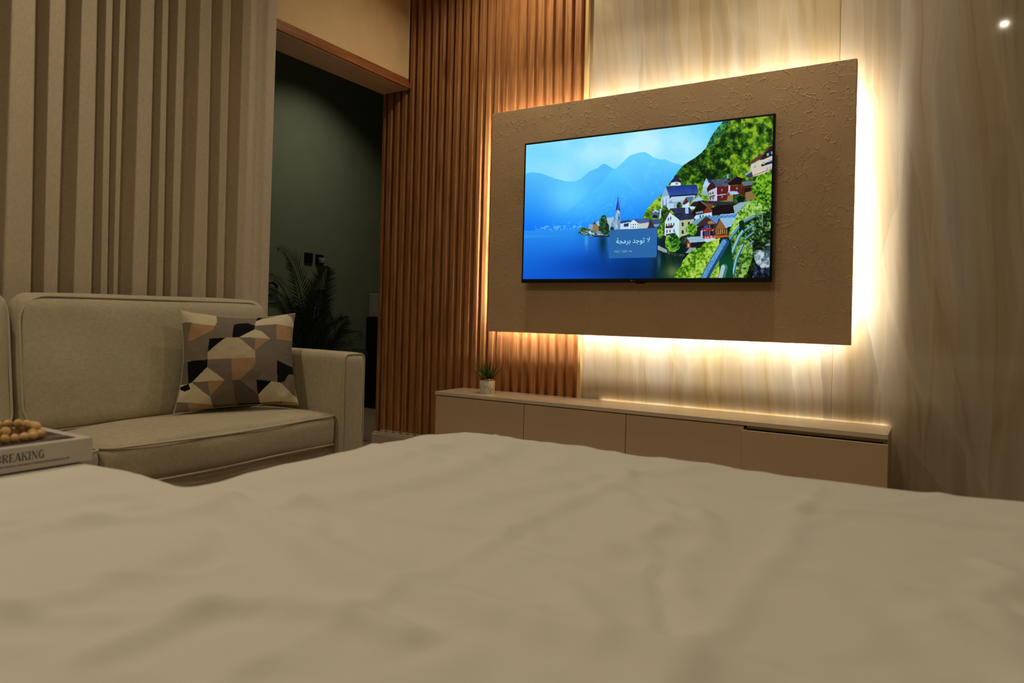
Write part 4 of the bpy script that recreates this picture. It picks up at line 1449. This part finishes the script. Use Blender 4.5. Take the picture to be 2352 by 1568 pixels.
def bed():
    root = thing('bed', 'wide bed under a rumpled white duvet in the foreground', 'bed', (-0.1, 0.2, 0))
    nx, ny = 420, 420
    gx = np.linspace(-2.6, 1.75, nx)
    gy = np.linspace(-2.0, 2.25, ny)
    X, Y = np.meshgrid(gx, gy, indexing='ij')

    def sdf(x, y):
        def bx(x0, x1, y0, y1, r):
            dx = np.abs(x - (x0 + x1) / 2) - (x1 - x0) / 2 + r
            dy = np.abs(y - (y0 + y1) / 2) - (y1 - y0) / 2 + r
            return np.hypot(np.maximum(dx, 0), np.maximum(dy, 0)) + np.minimum(np.maximum(dx, dy), 0) - r
        a = bx(-1.195, 1.15, -1.45, 1.635, 0.16)
        b = bx(-2.0, -0.6, -1.35, 0.832, 0.07)
        k = 0.045
        h = np.clip(0.5 + 0.5 * (b - a) / k, 0, 1)
        return b * (1 - h) + a * h - k * h * (1 - h)
    e = 1e-3
    s = sdf(X, Y)
    wob = 0.012 * np.sin(X * 9 + 1.0) * np.cos(Y * 5) + 0.008 * np.sin(X * 21 + Y * 17)
    s = s + wob * 0.6
    nxg = (sdf(X + e, Y) - sdf(X - e, Y)) / (2 * e)
    nyg = (sdf(X, Y + e) - sdf(X, Y - e)) / (2 * e)
    ln = np.hypot(nxg, nyg) + 1e-9
    nxg /= ln
    nyg /= ln
    Rr = 0.075
    sp = s + Rr
    th = np.clip(sp / Rr, 0, PI / 2)
    offs = np.where(sp > 0, Rr * np.sin(th), sp)
    drop = np.where(sp > 0, Rr * (1 - np.cos(th)), 0) + np.maximum(0, sp - Rr * PI / 2)
    ex = np.maximum(0, sp - Rr * PI / 2)
    # skirt waves
    wave = 0.014 * np.sin((X - Y) * 16) * np.clip(ex / 0.2, 0, 1)
    mv = np.where(sp > 0, offs - sp, 0) + wave + 0.03 * np.clip(ex, 0, 1)
    PX = X + nxg * mv
    PY_ = Y + nyg * mv
    # relief of the top
    Z = np.zeros_like(X)

    def crease(pts, h, wd, side=0.0):
        d = np.full(X.shape, 9.0)
        sg = np.zeros_like(X)
        for (xa, ya), (xb, yb) in zip(pts[:-1], pts[1:]):
            dx, dy = xb - xa, yb - ya
            t = np.clip(((X - xa) * dx + (Y - ya) * dy) / (dx * dx + dy * dy), 0, 1)
            qx, qy = X - xa - t * dx, Y - ya - t * dy
            dd = np.hypot(qx, qy)
            up_ = dd < d
            sg = np.where(up_, np.sign(dx * qy - dy * qx), sg)
            d = np.minimum(d, dd)
        g = np.exp(-(d / wd) ** 2)
        return 1.7 * (h * g + side * h * sg * (d / wd) * g)
    Z += crease([(-1.02, 0.745), (-0.793, 0.690), (-0.501, 0.612), (-0.301, 0.600), (-0.1, 0.59), (0.3, 0.58)], 0.009, 0.035, 0.4)
    Z += crease([(-0.50, 1.42), (-0.518, 1.123), (-0.522, 0.882), (-0.517, 0.68), (-0.505, 0.50), (-0.5, 0.3)], 0.0035, 0.016)
    Z += crease([(-0.192, 1.46), (-0.189, 1.204), (-0.176, 0.994), (-0.18, 0.835), (-0.179, 0.65), (-0.18, 0.45)], 0.0032, 0.018, 0.5)
    Z += crease([(-0.285, 0.82), (-0.255, 0.75), (-0.233, 0.704), (-0.2, 0.631)], -0.006, 0.010, 0.8)
    Z += crease([(-0.9, 0.80), (-0.738, 0.833), (-0.502, 0.872), (-0.277, 0.884), (-0.106, 0.901), (0.15, 0.883), (0.6, 0.88)], 0.0045, 0.018)
    Z += crease([(-1.12, 1.24), (-0.5, 1.25), (0.0, 1.26), (0.7, 1.25)], 0.0035, 0.018)
    Z += crease([(-1.171, 0.50), (-1.183, 0.629), (-1.15, 0.70)], 0.006, 0.03, 0.5)
    Z += crease([(-1.077, 0.43), (-1.065, 0.567), (-1.07, 0.66)], 0.006, 0.022, 0.5)
    Z += crease([(-1.32, 0.50), (-1.30, 0.62), (-1.33, 0.74)], 0.006, 0.03, 0.5)
    Z += crease([(-0.639, 0.36), (-0.648, 0.456), (-0.604, 0.513), (-0.506, 0.529), (-0.42, 0.52)], 0.008, 0.022, 0.6)
    Z += crease([(-0.808, 0.33), (-0.793, 0.424), (-0.821, 0.557), (-0.87, 0.63)], 0.008, 0.03, 0.5)
    Z += crease([(-0.865, 0.80), (-0.785, 1.038), (-0.812, 1.307), (-0.86, 1.45)], 0.007, 0.035, 0.5)
    Z += crease([(-1.03, 0.85), (-0.95, 1.05), (-0.98, 1.30)], 0.006, 0.03, 0.4)
    Z += crease([(-0.66, 0.95), (-0.62, 1.15), (-0.70, 1.42)], 0.004, 0.03, 0.4)
    rg = np.random.default_rng(5)
    for _ in range(60):
        x0, y0 = rg.uniform(-1.1, 0.4), rg.uniform(0.3, 1.55)
        q = rg.uniform(0, PI)
        L = rg.uniform(0.08, 0.25)
        pts = [(x0 + L * t * math.cos(q) + 0.03 * math.sin(3 * t), y0 + L * t * math.sin(q)) for t in (-1, -0.4, 0.2, 0.7, 1)]
        Z += crease(pts, rg.uniform(0.0015, 0.0045), rg.uniform(0.010, 0.028), rg.uniform(-0.6, 0.6))
    for _ in range(14):
        k = rg.normal(size=2) * 4.5
        Z += 0.0022 * np.sin(k[0] * X + k[1] * Y + rg.uniform(0, 6))
    for sc_, amp, ang, sd in ((9.0, 0.0045, 0.5, 3), (7.0, 0.0040, -0.7, 4), (4.0, 0.0018, 0.2, 6)):
        xr = (X + 6) * math.cos(ang) + (Y + 6) * math.sin(ang)
        yr = -(X + 6) * math.sin(ang) + (Y + 6) * math.cos(ang) + 20
        q = vnoise(xr * 100, yr * 100 * 0.33, sc_, sd, 2)
        mk = np.clip((vnoise((X + 9) * 100, (Y + 9) * 100, 38, sd + 9, 2) - 0.42) * 4, 0, 1)
        Z += amp * (1 - np.abs(2 * q - 1)) ** 3 * mk
    # gentle crown of the stuffing and a puffier foot corner
    Z += 0.012 * np.exp(-(((X + 0.55) / 0.5) ** 2 + ((Y - 1.05) / 0.35) ** 2))
    bk = np.maximum(np.abs(X + 1.60) - 0.15, np.abs(Y - 0.60) - 0.19)
    Z *= np.clip(bk / 0.05, 0, 1)
    fade = np.clip(1 - np.maximum(sp, 0) / (Rr * 2), 0.15, 1)
    PZ = BZ - drop + Z * fade
    PZ = np.maximum(PZ, 0.05 + 0.0 * PZ)
    keep = (drop < BZ - 0.12)
    verts = np.stack([PX, PY_, PZ], -1).reshape(-1, 3)
    F = grid_faces(nx, ny)
    kf = keep.reshape(-1)[F].all(1)
    F = F[kf]
    used = np.unique(F)
    remap = -np.ones(len(verts), int)
    remap[used] = np.arange(len(used))
    me = mesh_np('duvet', verts[used], remap[F])
    o = obj('duvet', me, M['duvet'], root, True)
    obj('mattress', B(-1.10, 1.06, -1.38, 1.545, 0.26, BZ - 0.06, 0.05, 4), M['mattress'], root, True)
    obj('bed_base', B(-1.08, 1.04, -1.36, 1.52, 0.04, 0.26, 0.01), M['mattress'], root)
    obj('side_mattress', B(-1.92, -1.11, -1.28, 0.745, 0.04, BZ - 0.06, 0.04, 4), M['mattress'], root, True)


bed()

# ------------------------------------------------------------------ book and beads on the bed
def book():
    x1, x0 = -1.461, -1.700
    y0, y1 = 0.43, 0.785
    z0, z1 = BZ + 0.004, BZ + 0.050
    root = thing('book', 'thick white hardback book lettered BREAKING on its spine, lying on the duvet', 'book', ((x0 + x1) / 2, (y0 + y1) / 2, z0))
    bm = bmesh.new()
    box(bm, x0, x1 - 0.004, y0, y1, z1 - 0.004, z1, 0.0012)
    box(bm, x0, x1 - 0.004, y0, y1, z0, z0 + 0.004, 0.0012)
    box(bm, x1 - 0.005, x1, y0, y1, z0, z1, 0.0018)
    obj('cover', bm, M['book'], root)
    obj('pages', B(x0 + 0.006, x1 - 0.005, y0 + 0.005, y1 - 0.005, z0 + 0.004, z1 - 0.004), M['pages'], root)
    # printed picture on the front cover
    n = NT('cover_picture')
    f = n.noise(n.coords((9, 3, 1)), 2.2, 4, 0.6, 1.0)
    n.set(n.ramp(f, [(0.42, lin(44, 36, 32)), (0.55, lin(96, 80, 74)), (0.62, lin(176, 160, 152))]), 0.4)
    obj('cover_picture', B(x0 + 0.016, x1 - 0.020, y0 + 0.02, y1 - 0.022, z1 - 0.0002, z1 + 0.0005), n.m, root)
    # serif capitals on the spine: strokes as (u0, u1, v0, v1) bars or slanted quads in a unit cell
    G = {
        'B': [('q', .10, .30, 0, 1), ('q', .02, .4, 0, .06), ('q', .02, .4, .94, 1), ('a', .36, .74, .24, .30, .62), ('a', .36, .25, .25, .34, .66)],
        'R': [('q', .10, .30, 0, 1), ('q', .02, .40, 0, .06), ('q', .02, .4, .94, 1), ('a', .36, .74, .25, .32, .64), ('s', .38, .5, .58, .50, .95, 0, .72, 0), ('q', .70, 1.0, 0, .06)],
        'E': [('q', .10, .30, 0, 1), ('q', .02, .82, 0, .07), ('q', .02, .80, .93, 1), ('q', .28, .6, .46, .53), ('q', .74, .82, 0, .24), ('q', .72, .80, .76, 1), ('q', .54, .6, .36, .63)],
        'A': [('s', .42, 1, .52, 1, .16, 0, .06, 0), ('s', .42, 1, .60, 1, .96, 0, .70, 0), ('q', .24, .72, .28, .35), ('q', -.04, .28, 0, .06), ('q', .62, 1.06, 0, .06)],
        'K': [('q', .10, .30, 0, 1), ('q', .02, .4, 0, .06), ('q', .02, .4, .94, 1), ('s', .78, 1, .90, 1, .40, .5, .28, .42), ('s', .42, .62, .56, .66, 1.0, 0, .76, 0), ('q', .66, 1.0, .94, 1), ('q', .68, 1.08, 0, .06)],
        'I': [('q', .16, .36, 0, 1), ('q', .06, .46, 0, .06), ('q', .06, .46, .94, 1)],
        'N': [('q', .12, .19, 0, 1), ('q', .84, .91, 0, 1), ('s', .08, 1, .32, 1, .91, 0, .70, 0.08), ('q', .02, .32, 0, .06), ('q', .72, 1.02, .94, 1), ('q', .0, .2, .94, 1)],
        'G': [('c', .50, .50, .48, .52), ('q', .72, .90, .04, .44), ('q', .60, 1.0, .40, .46)],
    }
    wdt = {'I': 0.56, 'E': 0.92, 'G': 1.1, 'N': 1.1}
    bm = bmesh.new()
    xo = x1 + 0.0004
    H_, W_ = 0.0155, 0.0108

    def quad(pts):
        bm.faces.new([bm.verts.new((xo, y, z)) for y, z in pts])
    yy = 0.612
    zz = z0 + 0.0195
    for ch in 'BREAKING':
        m_ = lambda u, v: (yy + u * W_, zz + v * H_)
        for st in G[ch]:
            if st[0] == 'q':
                _, u0, u1, v0, v1 = st
                quad([m_(u0, v0), m_(u1, v0), m_(u1, v1), m_(u0, v1)])
            elif st[0] == 's':
                _, a, b_, c, d, e_, f_, g_, h_ = st
                quad([m_(a, b_), m_(c, d), m_(e_, f_), m_(g_, h_)])
            else:
                if st[0] == 'a':
                    _, cx_, cy_, ry, ru_in, ru = st
                    q0, q1, k0 = -90, 90, 0.72
                    rx = ru - 0.10
                else:
                    _, cx_, cy_, rx, ry = st
                    q0, q1, k0 = 55, 320, 0.66
                N_ = 14
                for k in range(N_):
                    qa, qb = R(q0 + (q1 - q0) * k / N_), R(q0 + (q1 - q0) * (k + 1) / N_)
                    o_ = [(cx_ + rx * math.cos(q), cy_ + ry * math.sin(q)) for q in (qa, qb)]
                    i_ = [(cx_ + rx * k0 * 0.86 * math.cos(q), cy_ + ry * 0.80 * math.sin(q)) for q in (qb, qa)]
                    quad([m_(*p) for p in o_ + i_])
        yy += W_ * wdt.get(ch, 1.02)
    obj('spine_title', bm, M['ink'], root)
    # one fine, illegible line below it
    bm = bmesh.new()
    rg = random.Random(9)
    y = 0.50
    while y < 0.738:
        l = rg.uniform(0.0018, 0.006)
        bm.faces.new([bm.verts.new(p) for p in ((xo, y, z0 + 0.0105), (xo, y + l, z0 + 0.0105), (xo, y + l, z0 + 0.0133), (xo, y, z0 + 0.0133))])
        y += l + rg.uniform(0.0005, 0.0016)
    obj('spine_small_print', bm, M['ink2'], root)

    # wooden bead garland lying on the cover
    gz = z1 + 0.0006
    gar = thing('bead_garland', 'string of round natural wooden beads heaped on the white book', 'garland', (-1.57, 0.62, gz))
    rb = 0.0088
    me = bpy.data.meshes.new('bead')
    bm = bmesh.new()
    bmesh.ops.create_uvsphere(bm, u_segments=16, v_segments=10, radius=rb)
    bm.to_mesh(me)
    bm.free()
    me.polygons.foreach_set('use_smooth', [True] * len(me.polygons))
    me.materials.append(M['bead'])
    path = []
    for k in range(46):
        t = k / 45 * 2 * PI * 1.9
        rx, ry = 0.062 - 0.012 * (k / 45), 0.072 - 0.014 * (k / 45)
        path.append((-1.560 + rx * math.cos(t + 0.6) + 0.006 * math.sin(3 * t), 0.655 + ry * math.sin(t + 0.6), gz + rb + (0.0135 if k > 24 else 0) + 0.001 * math.sin(5 * t)))
    # space them one bead apart
    pts = [np.array(path[0])]
    fine = []
    for p, q in zip(path[:-1], path[1:]):
        for j in range(24):
            fine.append(np.array(p) + (np.array(q) - np.array(p)) * j / 24)
    for p in fine:
        if np.linalg.norm(p - pts[-1]) >= rb * 1.98:
            pts.append(p)
    for p in pts:
        obj('bead', me, None, gar, loc=tuple(p))
    tube_obj('string', [tuple(p) for p in pts], 0.0012, M['cord'], gar, 5)


book()

# ------------------------------------------------------------------ palm behind the sofa arm
def palm():
    bx_, by = -4.05, 3.78
    root = thing('palm', 'dark green feather palm in a planter behind the sofa arm', 'plant', (bx_, by, 0))
    v, f = lathe([(0.0, 0.0), (0.13, 0.0), (0.17, 0.30), (0.155, 0.30), (0.15, 0.27), (0.0, 0.27)], 28)
    o = obj('planter', mesh_np('planter', v, f), M['potgrey'], None, True); o.parent = root
    v, f = lathe([(0.0, 0.275), (0.15, 0.275)], 24)
    o = obj('soil', mesh_np('soil', v, f), M['soil'], None, True); o.parent = root
    rg = random.Random(21)
    # tips given as offsets (along the wall, towards the room, height)
    tips = [(-0.36, 0.02, 1.40), (-0.52, 0.10, 1.20), (0.08, 0.05, 1.30), (0.22, -0.20, 1.20), (-0.30, 0.12, 1.02),
            (0.40, 0.10, 0.80), (0.36, -0.05, 0.70), (-0.12, 0.20, 0.98), (0.14, 0.22, 0.92), (-0.42, -0.15, 0.86),
            (0.02, -0.30, 1.05), (-0.22, -0.22, 1.12), (0.30, 0.25, 0.66), (-0.46, 0.22, 0.72), (-0.02, 0.10, 1.12)]
    for k, (dy, dx, hz) in enumerate(tips):
        tip = np.array((bx_ + dx, by + dy, hz))
        st = np.array((bx_ + rg.uniform(-.03, .03), by + rg.uniform(-.03, .03), 0.27))
        ctl = (st + tip) / 2
        ctl[:2] = st[:2] + (tip[:2] - st[:2]) * 0.22
        ctl[2] = hz * (0.95 if dy * dy + dx * dx > 0.1 else 0.8)
        ctl[2] = min(ctl[2], hz * 0.98)
        ns = 46
        ts = np.linspace(0, 1, ns)
        pts = [(1 - t) ** 2 * st + 2 * t * (1 - t) * ctl + t * t * tip for t in ts]
        V, F = [], []
        tv_, tf_ = tube(pts, 0.006, 5, False, [1.2 - 1.0 * t for t in ts])
        V.extend(tv_.tolist())
        F.extend(tf_.tolist())
        for i in range(12, ns):
            t = ts[i]
            T = pts[min(i + 1, ns - 1)] - pts[i - 1]
            T /= np.linalg.norm(T)
            sd = np.cross(T, np.array((0.55, -0.2, 0.8)))
            sd /= np.linalg.norm(sd)
            upv = np.cross(sd, T)
            q = (t - 0.25) / 0.75
            ll = 0.19 * (math.sin(PI * min(1, 0.18 + 0.80 * q)) ** 0.7) * rg.uniform(0.85, 1.1)
            for s in (-1, 1):
                d = sd * s * 0.72 + T * (0.60 + 0.5 * q) + upv * 0.10
                d /= np.linalg.norm(d)
                wv_ = np.cross(d, upv)
                wv_ /= np.linalg.norm(wv_)
                b0 = pts[i]
                m1 = b0 + d * ll * 0.45 + upv * 0.004
                e_ = b0 + d * ll + np.array((0, 0, -0.018))
                o_ = len(V)
                wd = 0.0065
                V.extend([b0.tolist(), (m1 + wv_ * wd).tolist(), (m1 + upv * 0.002).tolist(), (m1 - wv_ * wd).tolist(), e_.tolist()])
                F.extend([(o_, o_ + 1, o_ + 2, o_ + 2), (o_, o_ + 2, o_ + 3, o_ + 3), (o_ + 1, o_ + 4, o_ + 2, o_ + 2), (o_ + 2, o_ + 4, o_ + 3, o_ + 3)])
        me = bpy.data.meshes.new('frond')
        me.from_pydata(V, [], [tuple(dict.fromkeys(q_)) for q_ in F])
        obj('frond', me, M['palm'], root)


palm()

# ------------------------------------------------------------------ things in the green room
def socket(y, z, label, plug=False):
    t = thing('wall_socket', label, 'socket', (-4.995, y, z))
    obj('plate', B(-5.0, -4.988, y - 0.048, y + 0.048, z - 0.046, z + 0.046, 0.003), M['black'], t)
    if not plug:
        obj('button', B(-4.989, -4.985, y - 0.006, y + 0.006, z - 0.032, z - 0.022), M['blackm'], t)
    else:
        obj('indicator', B(-4.989, -4.9862, y - 0.006, y + 0.006, z + 0.024, z + 0.029), emit('red_indicator', (1, .05, .02), 0.06), t)
    return t


socket(4.587, 1.453, 'square black blank socket plate on the green wall')
socket(4.722, 1.447, 'square black socket plate holding a grey plug on the green wall', True)
pg = thing('power_plug', 'grey plug with a thin hanging cable in the black socket', 'plug', (-4.96, 4.725, 1.43))
obj('body', B(-4.987, -4.945, 4.698, 4.752, 1.41, 1.462, 0.01, 3), M['greyp'], pg, True)
cp = [(-4.96, 4.735, 1.412), (-4.955, 4.745, 1.36), (-4.965, 4.775, 1.27), (-4.985, 4.80, 1.12), (-4.99, 4.86, 0.98), (-4.99, 4.94, 0.82), (-4.99, 4.99, 0.70), (-4.99, 5.02, 0.55), (-4.985, 5.10, 0.30), (-4.97, 5.22, 0.05), (-4.95, 5.30, 0.012)]
fine = []
for i in range(len(cp) - 1):
    p0, p1, p2, p3 = (np.array(cp[max(0, min(len(cp) - 1, j))]) for j in (i - 1, i, i + 1, i + 2))
    for k in range(8):
        t = k / 8
        fine.append(0.5 * (2 * p1 + (p2 - p0) * t + (2 * p0 - 5 * p1 + 4 * p2 - p3) * t * t + (3 * p1 - p0 - 3 * p2 + p3) * t ** 3))
tube_obj('cable', [tuple(p) for p in fine], 0.0045, M['cord'], pg, 6)

cab = thing('dark_cabinet', 'tall black appliance against the green wall beside the slatted wall end', 'appliance', (-4.80, 5.56, 0))
bm = bmesh.new()
box(bm, -4.98, -4.62, 5.36, 5.86, 0.27, 0.915, 0.006)
obj('body', bm, M['black'], cab)
obj('foot_box', B(-4.97, -4.60, 5.335, 5.86, 0.0, 0.265, 0.008), M['black'], cab)
obj('sticker', B(-4.601, -4.5985, 5.345, 5.43, 0.10, 0.205), M['whitep'], cab)
eb = thing('vented_box', 'small grey box with a vent grille on top of the black appliance', 'box', (-4.82, 5.6, 0.916))
obj('body', B(-4.96, -4.66, 5.37, 5.82, 0.916, 1.155, 0.008), M['greyp'], eb)
for k in range(5):
    obj('vent_slot', B(-4.661, -4.6585, 5.45, 5.52, 0.965 + 0.02 * k, 0.973 + 0.02 * k), M['black'], eb)
wf = thing('wall_frame', 'pale square frame on the green wall, half behind the curtain edge', 'frame', (-4.99, 4.13, 1.04))
bm = bmesh.new()
fy0, fy1, fz0, fz1 = 3.98, 4.245, 1.03, 1.165
for a in ((fy0, fy1, fz0, fz0 + 0.016), (fy0, fy1, fz1 - 0.016, fz1), (fy0, fy0 + 0.016, fz0 + 0.016, fz1 - 0.016), (fy1 - 0.016, fy1, fz0 + 0.016, fz1 - 0.016)):
    box(bm, -5.0, -4.985, *a, 0.002)
obj('border', bm, M['greyp'], wf)
obj('panel', B(-5.0, -4.993, fy0 + 0.016, fy1 - 0.016, fz0 + 0.016, fz1 - 0.016), M['green'], wf)
hook = thing('wall_hook', 'black angular hook on the green wall above the pale frame', 'hook', (-4.99, 4.19, 1.15))
pts = [(-4.985, 4.13, 1.20), (-4.975, 4.17, 1.205), (-4.965, 4.205, 1.175), (-4.965, 4.205, 1.145), (-4.975, 4.17, 1.105), (-4.985, 4.13, 1.095)]
tube_obj('bar', pts, 0.013, M['black'], hook, 6)
